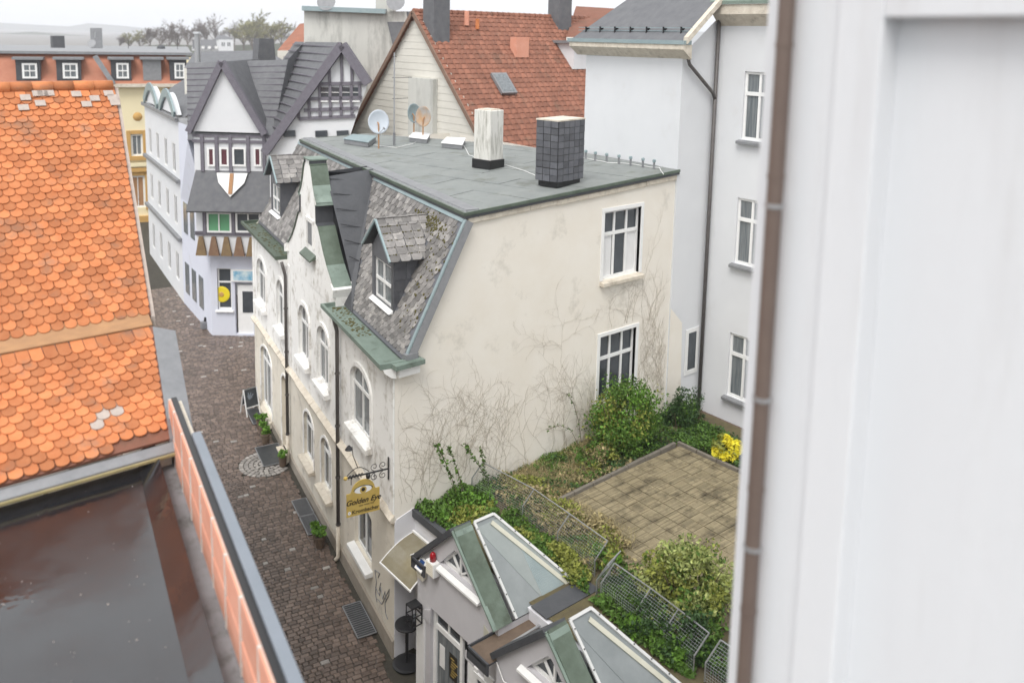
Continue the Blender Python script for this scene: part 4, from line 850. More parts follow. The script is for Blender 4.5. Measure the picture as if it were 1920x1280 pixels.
for k in range(12):
    x = U1[0]-.02-random.random()**2*2.5; s = .12+.35*random.random()**1.5; p = U1+V3(x-U1[0], 0, 0)-uup*s+unn*.045; MB().prism([p, p-V3(.17, 0, 0), p-V3(.17, 0, 0)-uup*.14, p-uup*.14], unn*.012).build('mortar_patch', 'mortar', upr)
# fascia gap between the tiers, verge coping, walls
MB().prism([U0-unn*.06, U0-unn*.06-UP*.16, U0-V3(LEN, 0, 0)-unn*.06-UP*.16, U0-V3(LEN, 0, 0)-unn*.06], V3(0, .03, 0)).build('fascia_board', 'wood_edge', TH)
MB().prism([L1+UP*.02, L1+V3(0, .3, .2), L1+V3(-LEN, .3, .2), L1+V3(-LEN, 0, .02)], UP*.02).build('step_flashing', 'wood_edge', TH)
MB().prism([L0+fn*0, L1, L1+fn*-.34+UP*-.12, L0+fn*-.34+UP*-.12], UP*-.12).build('verge_coping', 'lead', TH)
MB().prism([U0+UP*-.03, U1+UP*-.03, U1+UP*-.2, U0+UP*-.2], fn*-.06).build('verge_board', 'mortar', TH)
gw_ = MB(); a, b = L0+fn*-.02, U1+fn*-.02; c2 = Fp(b@fd+7, 5.68, 0)
gw_.poly([V3(a[0], a[1], 0), V3(b[0], b[1], 0), V3(c2[0], c2[1], 0), V3(c2[0], c2[1], 11), b-UP*.08, U0+fn*-.02-UP*.08, a-UP*.1]); gw_.poly([V3(a[0], a[1], 8), a-UP*.1, a-V3(LEN, 0, .1), V3(a[0]-LEN, a[1], 8)]); gw_.build('street_wall', 'stone_worn', TH)
MB().poly([U1, U1-V3(LEN, 0, 0), U1+V3(-LEN+1.3, 7, -3.2), U1+V3(1.3, 7, -3.2)]).build('rear_roof', 'tile_old', TH)
# eaves gutter with yellow lichen
MB().prism([L0+V3(.05, -.02, -.05), L0+V3(.05, -.16, -.12), L0+V3(.05, -.16, -.16), L0+V3(.05, .1, -.10)], V3(-LEN, 0, 0)).build('eaves_flashing', 'lead', TH)
MB().bar(L0+V3(.02, -.18, -.16), L0+V3(-LEN, -.18, -.16), .05, .03).build('lichen_edge', 'straw', TH)
# ================================================================ flat roofed building with parapet
FB = thing('flat_roofed_building', (-9.5, -9, 0), 'low building with wet black membrane roof and red block parapet in the foreground', 'building')
ZM = 9.62
zp_ = 10.35
T0, T1 = pz(517, 1280, zp_), pz(347, 819, zp_); dv = nrm(T1-T0); T0 = T0-dv*3.2; nv = V3(-dv[1], dv[0], 0); nv = nv if nv@fn > 0 else -nv    # towards the camera side
inner = lambda u, v: ppl(u, v, T0, nv)
zb = float(np.mean([inner(459, 1280)[2], inner(424, 1156)[2], inner(388, 1047)[2]]))
T1 = inner(320, 735); T1 = V3(T1[0], T1[1], zp_)
Ltot = np.linalg.norm(T1-T0)
MB().box(V3(T0[0], T0[1], 0)+nv*-.02, dv*Ltot, -nv*.12, UP*(zp_-.06)).build('street_wall', 'stone_worn', FB)
k = 0.; rowh = (zp_-zb)/2
pb = MB()
i = 0
while k < Ltot-.05:
    L = min(.74, Ltot-k)
    b = MB()
    for r in range(4): b.box(T0+dv*(k+.012)+UP*(zb-zp_+r*(zp_-zb)/4+.004), dv*(L-.024), nv*(.024+.008*(r % 2)), UP*((zp_-zb)/4-.026))
    b.box(T0+dv*(k+.012)+UP*(zb-zp_), dv*(L-.024), nv*.004, UP*(zp_-zb-.004)); b.build('clay_block', 'block', FB); MB().box(T0+dv*k+UP*(zb-zp_), dv*L, nv*.010, UP*(zp_-zb-.006)).build('mortar_bed', 'mortar_lt', FB)
    MB().box(T0+dv*(k+L-.012)+UP*(zb-zp_), dv*.036, nv*(.034+.008*random.random()), UP*(zp_-zb-.01)).build('mortar_joint', 'mortar_lt', FB)
    k += L; i += 1
eb = pz(412, 1280, zb); led = abs((eb-T0)@nv)
MB().box(T0+UP*(ZM-zp_-.1), dv*Ltot, nv*led, UP*(zb-ZM+.1)).build('concrete_upstand', 'concrete_moss', FB, bevel=.02)
w1 = abs((pz(537, 1280, zp_)-T0)@nv); w2 = abs((pz(572, 1280, zp_+.05)-T0)@nv)
MB().box(T0+UP*-.02, dv*Ltot, -nv*w1, UP*.03).build('bitumen_strip', 'tar', FB)
ce = pz(372, 808, zp_+.05); Lc = (ce-T0)@dv
MB().box(T0-nv*w1+UP*-.25, dv*Lc, -nv*(w2-w1), UP*.30).build('metal_capping', 'cap_grey', FB, bevel=.012)
mr = MB().poly([T0+nv*led+UP*(ZM-zp_), T1+nv*led+UP*(ZM-zp_), V3(T1[0]-10, L0[1]+.3, ZM), V3(T0[0]-9, T0[1]-.5, ZM)]).build('membrane_roof', 'membrane', FB)
for u in (86, 262): 
    a, b = pz(u, 935-u*.25, ZM), pz(u+(0 if u < 100 else 28), 1280, ZM); MB().bar(a+UP*.004, b+UP*.004+(b-a)*.4, .05, .006).build('membrane_seam', 'membrane', mr)
mb = MB()
for k in range(45):
    p = pz(random.uniform(0, 360), random.uniform(905, 1280), ZM); r = .004+.007*random.random()**2; mb.lathe(p+UP*.003, [(r, 0), (r*.5, r*.5)], 5)
tag(mb.build('grit', 'mortar', mr), kind='stuff')
MB().prism([T0+nv*(led+.02)+UP*(ZM-zp_+.002), T0+nv*(led+.28)+UP*(ZM-zp_+.002), T0+nv*(led+.02)+UP*(ZM-zp_+.14)], dv*Ltot).build('membrane_upturn', 'membrane', FB)
# ================================================================ background town
A0, B0 = pz(398, 627, .34), pz(476, 629, .32); d1 = nrm(V3(*(B0-A0)[:2], 0)); n1_ = V3(-d1[1], d1[0], 0); n1_ = n1_ if n1_@(O_-A0) > 0 else -n1_
def q1(u, v, o=0.): return ppl(u, v, A0+n1_*o, n1_)
def on1(a, z, o=0.): return A0+d1*a+n1_*o+UP*(z-A0[2])
def a1(u, v, o=0.): p = q1(u, v, o); return (p-A0)@d1, p[2]
HT = thing('timbered_house', A0, 'half timbered house with white tiled gable and shop at the street bend', 'house')
za = a1(400, 250)[1]
aR = 5.2
fr1_ = lambda a, z, d: on1(a, z, -d)
zsk = a1(430, 470)[1]
shop = [dict(a0=a1(397, 500)[0]+.25, a1=a1(433, 500)[0], z0=a1(415, 580)[1], z1=a1(415, 503)[1]), dict(a0=a1(440, 530)[0], a1=a1(474, 530)[0], z0=.4, z1=a1(455, 530)[1])]
wall(fr1_, 0, aR, 0, zsk, shop, .2).build('shop_front', 'lilac_wall', HT)
w = window(HT, fr1_, shop[0], .12, cols=1, transom=.66, glass='glass', sill=(.12, .12), sillmat='white_paint')
pc = a1(414, 553); 
fl = MB().lathe(on1(pc[0], pc[1], -.13), [(.42, 0), (.36, .02), (.12, .03)], 18, n1_).build('flower_decoration', 'sunflower', w); MB().lathe(on1(pc[0], pc[1], -.1), [(.13, 0), (.1, .03)], 12, n1_).build('flower_centre', 'ochre', w)
dr = MB().box(on1(shop[1]['a0']+.1, .4, -.16), d1*1.3, n1_*.05, UP*(shop[1]['z1']-.55)).build('shop_door', 'white_paint', HT); MB().box(on1(shop[1]['a0']+.35, 1.5, -.10), d1*.75, n1_*.02, UP*1.1).build('pane', 'glass', dr)
p = a1(435, 525); sg = MB().box(on1(p[0], p[1]-.05, .02), d1*1.75, n1_*.08, UP*.62).build('shop_sign', 'white_paint', HT); MB().box(on1(p[0]+.1, p[1]+.02, .10), d1*1.2, n1_*.01, UP*.48).build('sign_band', 'sign_blue', sg); MB().lathe(on1(p[0]+1.35, p[1]+.3, .10), [(.24, 0), (.2, .02)], 14, n1_).build('sign_sun', 'ochre', sg)
# jettied upper floors
zb1, zb2, zb3, zb4 = zsk, a1(430, 440, .5)[1], a1(430, 392, .5)[1], a1(430, 322, .5)[1]
aL, aRb = a1(368, 420, .5)[0], a1(372, 420, .5)[0]+4.6
bd = MB(); bd.box(on1(aL, zb1, .5), d1*(aRb-aL), n1_*-3, UP*(za-zb1)); bd.build('upper_floors', 'white_wall', HT)
for k in range(8):
    a = aL+.1+k*.62; MB().prism([on1(a-.12, zb1-.1, .55), on1(a+.42, zb1-.1, .55), on1(a+.24, zb1+.85, .55), on1(a+.06, zb1+.85, .55)], n1_*.12).build('painted_corbel', 'shield_a' if k % 2 else 'shield_b', HT)
for z in (zb1+.9, zb2+.02, zb3-.1, za-.12, a1(430, 268, .5)[1]): MB().box(on1(aL-.05, z, .51), d1*(aRb-aL+.1), n1_*.06, UP*.14).build('timber_rail', 'timber', HT)
def trow(us, v0, v1, o, cols, gl):
    for (u0, u1_), g_ in zip(us, gl):
        x0, zz1 = a1(u0, v0, o); x1, zz0 = a1(u1_, v1, o); ow = dict(a0=x0, a1=x1, z0=zz0, z1=zz1)
        window(HT, lambda a, z, d: on1(a, z, o+.12-d), ow, .04, fw=.09, cols=cols, transom=1, glass=g_)
trow([(388, 435), (442, 490)], 397, 436, .5, 2, ['green_pane', 'glass'])
trow([(389, 404), (412, 430), (436, 462), (476, 491)], 276, 312, .5, 1, ['curtain_red', 'curtain_red', 'glass', 'curtain_red'])
for u in (380, 407, 433, 466, 496): x0 = a1(u, 290, .5)[0]; MB().box(on1(x0-.08, zb4, .51), d1*.16, n1_*.08, UP*(za-zb4)).build('timber_post', 'timber', HT)
for u in (384, 438, 494): x0 = a1(u, 415, .5)[0]; MB().box(on1(x0-.08, zb2, .51), d1*.16, n1_*.08, UP*(zb3-zb2)).build('timber_post', 'timber', HT)
# flared skirt roof with its white heart panel
s0, s1 = aL-.25, aRb+.2
MB().prism([on1(s0, zb3, 1.15), on1(s0+.3, zb4+.05, .5), on1(s1-.3, zb4+.05, .5), on1(s1, zb3, 1.15)], n1_*-.08-UP*.08).build('skirt_roof', 'slate_far', HT)
c = a1(433, 340, .85); mid = lambda z: .5+.65*(zb4-z)/(zb4-zb3)
hp = [(-.75, zb4-.05), (.75, zb4-.05), (.62, zb4-.5), (0, zb4-1.15), (-.62, zb4-.5)]
MB().prism([on1(c[0]+a, z, mid(z)+.06) for a, z in hp], n1_*.08).build('heart_panel', 'white_paint', HT); MB().prism([on1(c[0]+a, z, mid(z)+.15) for a, z in ((-.09, zb4-.05), (.09, zb4-.05), (.09, zb4-1.0), (-.09, zb4-1.0))], n1_*.05).build('heart_post', 'wood_edge', HT)
# tile-hung gable and roofs
g0, g1, ga = q1(362, 246, .6), q1(492, 250, .6), q1(417, 122, .6)
MB().poly([g0, g1, ga]).poly([g0-n1_*3, g1-n1_*3, ga-n1_*3]).build('gable', 'white_wall', HT)
for a, b in ((q1(354, 247, .7), q1(416, 116, .7)), (q1(416, 116, .7), q1(497, 252, .7))): MB().bar(a, b, .30, .3, up=n1_).build('bargeboard', 'timber', HT)
for a in (g0+V3(0, 0, 0), g1): MB().poly([a+n1_*.1+UP*.1, ga+n1_*.1+UP*.14, ga-n1_*6+UP*.14, a-n1_*6+UP*.1]).build('gable_roof', 'slate_far', HT)
e0_, e1_, r0_, r1_ = q1(352, 262, -.2), q1(508, 270, -.2), q1(350, 118, -3.2), q1(540, 112, -3.2)
mrf = MB().poly([e0_, e1_, r1_, r0_]).build('main_roof', 'slate_far', HT)
for k in range(13):
    f = k/13; a, b = e0_+(r0_-e0_)*f, e1_+(r1_-e1_)*f; MB().bar(a+n1_*.02, b+n1_*.02, .05, .05).build('tile_course', 'timber', mrf)
MB().poly([r0_, r1_, r1_-n1_*4-UP*3, r0_-n1_*4-UP*3]).build('rear_roof', 'slate_far', HT)
mb = MB(); pS = pz(345, 566, .42)
mb.poly([A0-UP*.4, V3(pS[0], pS[1], 0), V3(pS[0], pS[1], za), V3(A0[0], A0[1], za)]); mb.poly([V3(pS[0], pS[1], za*.6), V3(A0[0], A0[1], za*.6), r0_, e0_]); mb.build('street_side_wall', 'lilac_wall', HT)
for k in range(3):
    f = .25+.25*k; b = A0+(pS-A0)*f; o = nrm(np.cross(UP, pS-A0)); o = o if o@(O_-A0) > 0 else -o
    for z in (1.2, 4.6): MB().box(V3(b[0], b[1], z)+o*.0, nrm(pS-A0)*.8, o*.04, UP*1.7).build('window', 'glass_lt', HT)
# second gable to the right
H2 = thing('timbered_gable_house', on1(8, 0, -4), 'house with large half timbered gable behind the curved street gable', 'house')
o2 = 1.0; Q2 = lambda u, v, o=0.: q1(u, v, o2+o)
gl, gr, gp = Q2(500, 283), Q2(735, 222), Q2(642, 84)
gl = Q2(505, 280)
gr = Q2(690, 156); gm = Q2(658, 250)
MB().poly([gl, gp, gr, gm, gm-UP*9, gl-UP*9]).build('gable_wall', 'white_wall', H2)
for a, b in ((Q2(497, 286, .15), Q2(642, 84, .15)), (Q2(642, 84, .15), Q2(691, 157, .15))): MB().bar(a, b, .40, .5, up=n1_).build('bargeboard', 'timber', H2)
for (u0, v0, u1_, v1) in ((560, 223, 666, 218), (570, 207, 672, 203), (575, 186, 679, 183), (597, 158, 685, 156)): MB().bar(Q2(u0, v0, .06), Q2(u1_, v1, .06), .08, .16, up=UP).build('timber_beam', 'timber', H2)
for u, va, vb in ((560, 222, 200), (580, 222, 168), (600, 220, 160), (620, 220, 158), (640, 218, 158), (660, 218, 158), (675, 190, 158), (618, 157, 118), (641, 157, 95), (660, 157, 115)): MB().bar(Q2(u, va, .06), Q2(u-1, vb, .06), .13, .08, up=n1_).build('timber_stud', 'timber', H2)
for u in (609, 629, 649, 668):
    w = MB().bar(Q2(u, 184, .04), Q2(u, 164, .04), .34, .05, up=n1_).build('window', 'glass', H2)
    MB().bar(Q2(u, 174, .08), Q2(u, 173, .08), .36, .03, up=n1_).build('glazing_bar', 'white_paint', w); MB().bar(Q2(u-7, 190, .06), Q2(u+7, 190, .06), .06, .16, up=n1_).build('panel', 'white_paint', w)
MB().poly([gl+n1_*.2, gp+n1_*.2+UP*.1, gp+fd*9, gl+fd*9]).build('left_roof', 'slate_far', H2); MB().poly([gr+n1_*.2, gp+n1_*.2+UP*.1, gp+fd*9, gr+fd*9]).build('right_roof', 'slate_far', H2)
for u in (540, 600, 640): MB().bar(Q2(u-8, 251, .03), Q2(u+14, 250, .03), .3, .2, up=n1_).build('low_window', 'glass', H2)
for k in range(14):
    f = (k+.5)/14; a = gl+(gp-gl)*f+n1_*.2+UP*.05; MB().bar(a, a+fd*8.8, .06, .05).build('tile_course', 'timber', H2)
MB().poly([e1_, r1_, gp+fd*7, gl+fd*4]).build('valley_roof', 'slate_far', H2)
MB().poly([on1(aL-.1, za+.02, .6), on1(aRb+.1, za+.02, .6), on1(aRb+.1, za+1.2, -2.6), on1(aL-.1, za+1.2, -2.6)]).build('lean_roof', 'slate_far', HT)
rb = [pd(640, 96, 40), pd(470, 98, 46), pd(360, 100, 50)]
# narrow white houses further up the street
NH = thing('narrow_white_house', pS, 'narrow white house with round topped attic between the timbered and yellow houses', 'house')
a_, b_ = V3(pS[0], pS[1], 0), pz(281, 474, .55); b_ = V3(b_[0], b_[1], 0); sd = nrm(b_-a_); so_ = V3(-sd[1], sd[0], 0); so_ = so_ if so_@(O_-a_) > 0 else -so_
ztop = ppl(300, 205, a_, so_)[2]
frN = lambda a, z, d: a_+sd*a-so_*d+UP*z
LN = np.linalg.norm(b_-a_)
ops = [dict(a0=LN*f, a1=LN*f+1.0, z0=z, z1=z+1.7) for f in (.1, .32, .56, .8) for z in (1.3, 4.6, 7.6)]
wall(frN, 0, LN, 0, ztop, ops, .15).build('street_wall', 'white_wall', NH)
for o in ops: window(NH, frN, o, .02, fw=.08, cols=2, transom=1)
for e_ in (a_, b_): MB().poly([e_, e_-so_*7, e_-so_*7+UP*ztop, e_+UP*ztop]).build('end_wall', 'white_wall', NH)
for z in (3.9, 7.2, ztop-.2): MB().box(frN(-.05, z, 0), sd*(LN+.1), so_*.2, UP*.2).build('ledge', 'lead', NH)
for f0, f1 in ((.05, .45), (.52, .95)):
    m = MB(); n = 10; pts = [frN(LN*(f0+(f1-f0)*i/n), ztop+.1+1.1*math.sin(math.pi*i/n), 0) for i in range(n+1)]; m.prism(pts, -so_*.3); m.build('attic_gable', 'white_wall', NH)
    for p, q in zip(pts, pts[1:]): MB().bar(p+so_*.1, q+so_*.1, .5, .1, up=so_).build('attic_coping', 'zinc', NH)
MB().poly([frN(0, ztop, .3), frN(LN, ztop, .3), frN(LN, ztop+2.4, 4), frN(0, ztop+2.4, 4)]).build('roof', 'slate_far', NH)
# yellow house
YH = thing('yellow_house', pz(240, 415, .7), 'yellow rendered house with red mansard roof at the end of the street', 'house')
y0 = pz(262, 414, .7); yn = nrm(V3(O_[0]-y0[0], O_[1]-y0[1], 0)); yd = V3(-yn[1], yn[0], 0); yd = yd if yd@R_ > 0 else -yd
qY = lambda u, v, o=0.: ppl(u, v, y0+yn*o, yn)
ay = lambda u, v, o=0.: ((qY(u, v, o)-y0)@yd, qY(u, v, o)[2])
frY = lambda a, z, d: V3(y0[0], y0[1], 0)+yd*a-yn*d+UP*z
xL, xR = ay(-60, 160)[0], ay(352, 160)[0]; ze_ = ay(200, 157)[1]; zt_ = ay(200, 101, -1.5)[1]
ops = [dict(a0=ay(246, 280)[0], a1=ay(268, 280)[0], z0=ay(250, 293)[1], z1=ay(250, 252)[1]), dict(a0=ay(245, 350)[0], a1=ay(272, 350)[0], z0=ay(250, 390)[1], z1=ay(250, 330)[1])]
wall(frY, xL, xR, 0, ze_, ops, .2).build('front_wall', 'yellow_wall', YH)
for o, g_ in zip(ops, ('glass_lt', 'wood_edge')):
    window(YH, frY, o, .12, fw=.14, cols=2, transom=1, glass=g_)
    for a, z, w_, h_ in ((o['a0']-.3, o['z0']-.2, .28, o['z1']-o['z0']+.5), (o['a1']+.02, o['z0']-.2, .28, o['z1']-o['z0']+.5), (o['a0'], o['z1']+.02, o['a1']-o['a0'], .28)): MB().box(frY(a, z, 0), yd*w_, yn*.08, UP*h_).build('window_trim', 'ochre', YH)
for z, m_ in ((ay(250, 300)[1], 'ochre'), (ay(250, 312)[1], 'yellow_wall'), (ay(250, 322)[1], 'ochre'), (.1, 'ochre')): MB().box(frY(xL, z, 0), yd*(xR-xL), yn*.25, UP*(.3 if z > 1 else 1.0)).build('band', m_, YH)
for u, v in ((258, 219), (313, 172)): MB().lathe(frY(*ay(u, v), 0), [(.35, 0), (.2, .12), (.05, .16)], 10, yn).build('wall_anchor', 'ochre', YH)
MB().poly([frY(xL, ze_, -.3), frY(xR, ze_, -.3), frY(xR, zt_, 1.5), frY(xL, zt_, 1.5)]).build('mansard_roof', 'tile_mid', YH)
MB().box(frY(xL, ze_-.25, 0), yd*(xR-xL), yn*.5, UP*.25).build('eaves', 'stone_worn', YH)
MB().box(frY(xL-.5, zt_-.05, 1.0), yd*(xR-xL+1), -yn*12, UP*.2).build('flat_roof', 'lead', YH)
for u0, u1_, g_ in ((30, 76, 'glass_lt'), (106, 152, 'glass_lt'), (208, 246, 'glass_lt'), (268, 302, None), (318, 350, 'glass_lt')):
    a0_, a1_ = ay(u0, 130)[0], ay(u1_, 130)[0]; z0_, z1_ = ay(u0, 151)[1], ay(u0, 112)[1]
    D_ = MB().box(frY(a0_, z0_, -.15), yd*(a1_-a0_), -yn*2, UP*(z1_-z0_)).build('dormer', 'felt_dark' if g_ else 'lead', YH)
    MB().box(frY(a0_-.2, z1_, -.4), yd*(a1_-a0_+.4), -yn*2.2, UP*.18).build('dormer_roof', 'lead', D_)
    if g_:
        ww = (a1_-a0_)*.62; window(D_, frY, dict(a0=(a0_+a1_)/2-ww/2+.1, a1=(a0_+a1_)/2+ww/2+.1, z0=z0_+.15, z1=z1_-.25), -.22, fw=.14, cols=2, transom=.5, glass=g_)
mb = MB().bar(frY(*ay(178, 105), -.2), frY(*ay(213, 157), -.45), .35, .2, up=yn).build('parting_flashing', 'lead', YH)
# white boarded house with the red roof
BH = thing('boarded_gable_house', (14, 17, 0), 'white boarded gable house with old red tiled roof behind the flat roof', 'house')
xg = 12.; ap = V3(xg, 17.56, 16.6); l_, r_ = V3(xg, 24.2, 10.0), V3(xg, 11.6, 10.6)
MB().poly([l_-UP*6, l_, ap, r_, r_-UP*6]).build('gable_wall', 'clap', BH)
zz = 8.
while zz < 16.2:
    f = lambda p, q: p+(q-p)*max(0, min(1, (zz-p[2])/(q[2]-p[2])))
    a, b = (f(l_, ap) if zz > l_[2] else l_), (f(r_, ap) if zz > r_[2] else r_); a, b = V3(xg-.025, a[1]-.05, zz), V3(xg-.025, b[1]+.05, zz)
    MB().prism([a, b, b+V3(-.03, 0, .02), a+V3(-.03, 0, .02)], UP*.02+V3(.012, 0, .30)).build('weatherboard', 'clap', BH); zz += .33
ex = V3(13.5, 0, 0)
for q, nm in ((r_, 'front_roof'), (l_, 'rear_roof')):
    sl_ = nrm(q-ap); lo = q+sl_*.4+V3(-.25, 0, 0); hi = ap+V3(-.25, 0, .08); nn = nrm(np.cross(V3(1, 0, 0), hi-lo)); nn = nn if nn[2] > 0 else -nn
    R1 = MB().prism([lo, hi, hi+ex, lo+ex], nn*.08).build(nm, 'tile_old', BH)
    if nm == 'front_roof':
        S_ = np.linalg.norm(hi-lo); n = int(S_/.3); m = MB()
        for i in range(n):
            for j in range(38):
                c = lo+(hi-lo)*(i/n)+V3(.36*j, 0, 0)+nn*.085; m.prism([c, c+V3(.12, 0, 0)+nn*.05, c+V3(.24, 0, 0)+nn*.05, c+V3(.34, 0, 0)], (hi-lo)/n*.98+nn*-.03)
        tag(m.build('pantile_field', 'tile_old', R1), kind='stuff')
        fr_ = R1
    MB().bar(lo+V3(-.02, 0, 0), hi+V3(-.02, 0, 0), .06, .2, up=nn).build('bargeboard', 'barge', BH)
for k in range(36): MB().tube([ap+V3(.36*k-.2, 0, .1), ap+V3(.36*k+.14, 0, .1)], [.17, .15], 8).build('ridge_tile', 'tile_old', BH)
fs = nrm(r_-ap); fnn = nrm(np.cross(V3(1, 0, 0), fs)); fnn = fnn if fnn[2] > 0 else -fnn
def on_red(u, v, h=.12): return ppl(u, v, ap+V3(-.25, 0, .08)+fnn*h, fnn)
c = on_red(943, 158); sk_ = MB().box(c-V3(.45, 0, 0)-fs*.6, V3(.9, 0, 0), fs*1.25, fnn*.14).build('skylight', 'lead', BH); MB().box(c-V3(.36, 0, 0)-fs*.5+fnn*.142, V3(.72, 0, 0), fs*1.05, fnn*.01).build('pane', 'glass_lt', sk_)
c = on_red(968, 108); MB().box(c, V3(.8, 0, 0), V3(0, .5, 0), UP*1.0).build('vent_stack', 'block', BH)
c = on_red(875, 48); MB().tube([c, c+UP*.7], .12, 8).build('vent_pipe', 'block', BH); c = on_red(895, 55); MB().tube([c, c+UP*.5], .1, 8).build('vent_pipe', 'tile', BH)
c = on_red(1075, 130); dm_ = MB().box(c, V3(2.5, 0, 0), V3(0, 2.2, 0), UP*1.3).build('dormer', 'white_wall', BH); MB().box(c+V3(-.2, -.3, 1.3), V3(3, 0, 0), V3(0, 2.6, 0), UP*.15).build('dormer_roof', 'lead', dm_)
for (u0, u1_, v1, dx) in ((798, 838, 55, 0), (1026, 1072, 35, 0)):
    c = on_red((u0+u1_)/2, v1+10, 0); w_ = .9; ch_ = MB().box(c-V3(w_/2, w_/2, .8), V3(w_, 0, 0), V3(0, w_, 0), UP*3.4).build('chimney', 'slate_far', BH)
cb = V3(xg-.32, 15.7, 7.5); MB().box(cb, V3(.3, 0, 0), V3(0, 2.1, 0), UP*6.1).build('chimney_breast', 'white_dirty', BH)
# dirty white fire wall block, slate slope and red roof beyond
DB = thing('stained_block', pd(660, 240, 46), 'tall stained white block with flat zinc edge on the skyline', 'building')
dn = nrm(V3(-_w[0], -_w[1], 0)); p0 = pd(660, 120, 46); qd = lambda u, v, o=0.: ppl(u, v, p0+dn*o, dn)
MB().poly([qd(570, 260), qd(640, 260), qd(640, 22), qd(570, 16)]).poly([qd(640, 260), qd(790, 260), qd(762, 22), qd(640, 22)]).poly([qd(570, 16), qd(570, 260), qd(570, 260)-dn*9, qd(570, 16)-dn*9]).build('wall', 'white_dirty', DB)
MB().bar(qd(568, 16, .1), qd(724, 22, .1), .5, .25).build('zinc_edge', 'zinc', DB); MB().prism([qd(722, 22, -.2), qd(800, 22, -.2), qd(800, 120, .3), qd(745, 120, .3)], dn*.1).build('slate_slope', 'slate_far', DB)
c = qd(701, 18); MB().box(c-dn*.6-UP*.5, R_*1.0, -dn*.8, UP*2.2).build('chimney', 'white_dirty', DB)
for u in (612, 742): MB().lathe(qd(u, 4, .2), [(.02, -.12), (.3, -.05), (.5, .06)], 14, nrm(dn+UP*.3)).build('satellite_dish', 'lead', DB)
def simple_roof(name, pts, dep, m_, label, thick=4):
    t_ = thing(name, pd(pts[0][0], pts[0][1], dep), label, 'house'); P_ = [pd(u, v, dep+dd) for u, v, dd in pts]; MB().poly(P_).build('roof', m_, t_)
    lo = sorted(P_, key=lambda p: p[2])[:2]; MB().poly([lo[0], lo[1], lo[1]-UP*10, lo[0]-UP*10]).build('wall', 'clap', t_); return t_
simple_roof('red_roofed_house', [(520, 95, 0), (610, 95, 0), (610, 38, 5), (562, 45, 5)], 58, 'tile_old', 'small red roof peeping out left of the stained block')
simple_roof('red_roofed_house', [(1062, 70, 0), (1180, 70, 0), (1180, 18, 5), (1080, 12, 5)], 44, 'tile_old', 'red tiled roof between slate chimney and white house')
t_ = simple_roof('grey_roofed_house', [(345, 128, 0), (560, 130, 0), (500, 95, 5), (365, 97, 5)], 52, 'slate_far', 'long low slate roof behind the timbered house')
c = pd(371, 118, 50); MB().tube([c-UP*.5, c+UP*1.7], .16, 10).lathe(c+UP*1.7, [(.24, 0), (.2, .12)], 10).build('steel_flue', 'galv', t_)
c = pd(500, 95, 50); MB().prism([c+V3(-.6, 0, -1), c+V3(.6, 0, -1), c+V3(.45, 0, .7), c+V3(-.45, 0, .7)], V3(0, .8, 0)).build('slate_chimney', 'slate_far', t_)
# flat roofs on the far left with their clutter
FL = thing('flat_roofed_block', pd(150, 100, 100), 'long dark flat roofed block on the left skyline', 'building')
P_ = [pd(-40, 104, 96), pd(360, 103, 96), pd(352, 88, 120), pd(-40, 84, 120)]; MB().prism(P_, UP*-.3).build('flat_roof', 'lead', FL); MB().poly([P_[0], P_[1], P_[1]-UP*8, P_[0]-UP*8]).build('wall', 'yellow_wall', FL)
c = pd(107, 97, 98); ch_ = MB().box(c+R_*-.45-UP*.3, R_*1.4, V3(0, 1.2, 0), UP*2.1).build('chimney', 'felt_dark', FL)
c = pd(180, 93, 104); ch_ = MB().box(c+R_*-.35-UP*.4, R_*1.2, V3(0, 1.1, 0), UP*3.0).build('vent_stack', 'lead', FL); MB().tube([c+UP*1.4, c+UP*2.1], .08, 8).build('flue', 'galv', ch_)
c = pd(172, 82, 100); MB().lathe(c, [(.02, -.15), (.35, -.08), (.5, .06)], 16, nrm(-_w+UP*.35)).build('satellite_dish', 'lead', FL)
c = pd(302, 92, 104); MB().lathe(c, [(.5, 0), (.45, .25), (.3, .42), (.05, .5)], 14).build('roof_dome', 'felt_dark', FL)
for u in (333, 241): c = pd(u, 95, 104); MB().tube([c, c+UP*1.3], .03, 5).build('antenna_mast', 'iron', FL)
# ================================================================ hills, villa and trees
def terrain(name, dep, prof, m_):
    top = [pd(u, v, dep) for u, v in prof]; mb = MB()
    for p, q in zip(top, top[1:]): mb.poly([V3(p[0], p[1], -2), V3(q[0], q[1], -2), q, p]); mb.poly([p, q, q+(q-O_)*.3-UP*q[2]*1.0, p+(p-O_)*.3-UP*p[2]*1.0])
    tag(mb.build(name, m_), kind='structure')
terrain('hills', 3600, [(-300, 44), (-100, 40), (0, 43), (70, 47), (130, 50), (165, 44), (230, 49), (270, 53), (330, 62), (420, 60), (600, 56), (900, 58), (1300, 60), (1900, 62)], 'hill')
terrain('hills', 1700, [(-300, 62), (-80, 60), (0, 63), (60, 60), (140, 66), (210, 72), (300, 74), (500, 70), (800, 66)], 'hill')
terrain('hillside', 560, [(-200, 98), (100, 97), (220, 90), (300, 84), (420, 86), (560, 80), (700, 80), (1000, 84)], 'hill')
VL = thing('villa', pd(410, 94, 480), 'distant white villa with grey roofs among the bare trees', 'house')
px = 480/FPX; c = pd(424, 96, 480)
tw2 = MB().box(c-R_*14*px, R_*28*px, V3(0, 6, 0), UP*21*px).build('tower', 'white_wall', VL); MB().prism([c+R_*-16*px+UP*21*px, c+R_*16*px+UP*21*px, c+R_*3*px+UP*29*px+V3(0, 3, 0), c+R_*-3*px+UP*29*px+V3(0, 3, 0)], V3(0, 6, 0)).build('tower_roof', 'slate_far', VL)
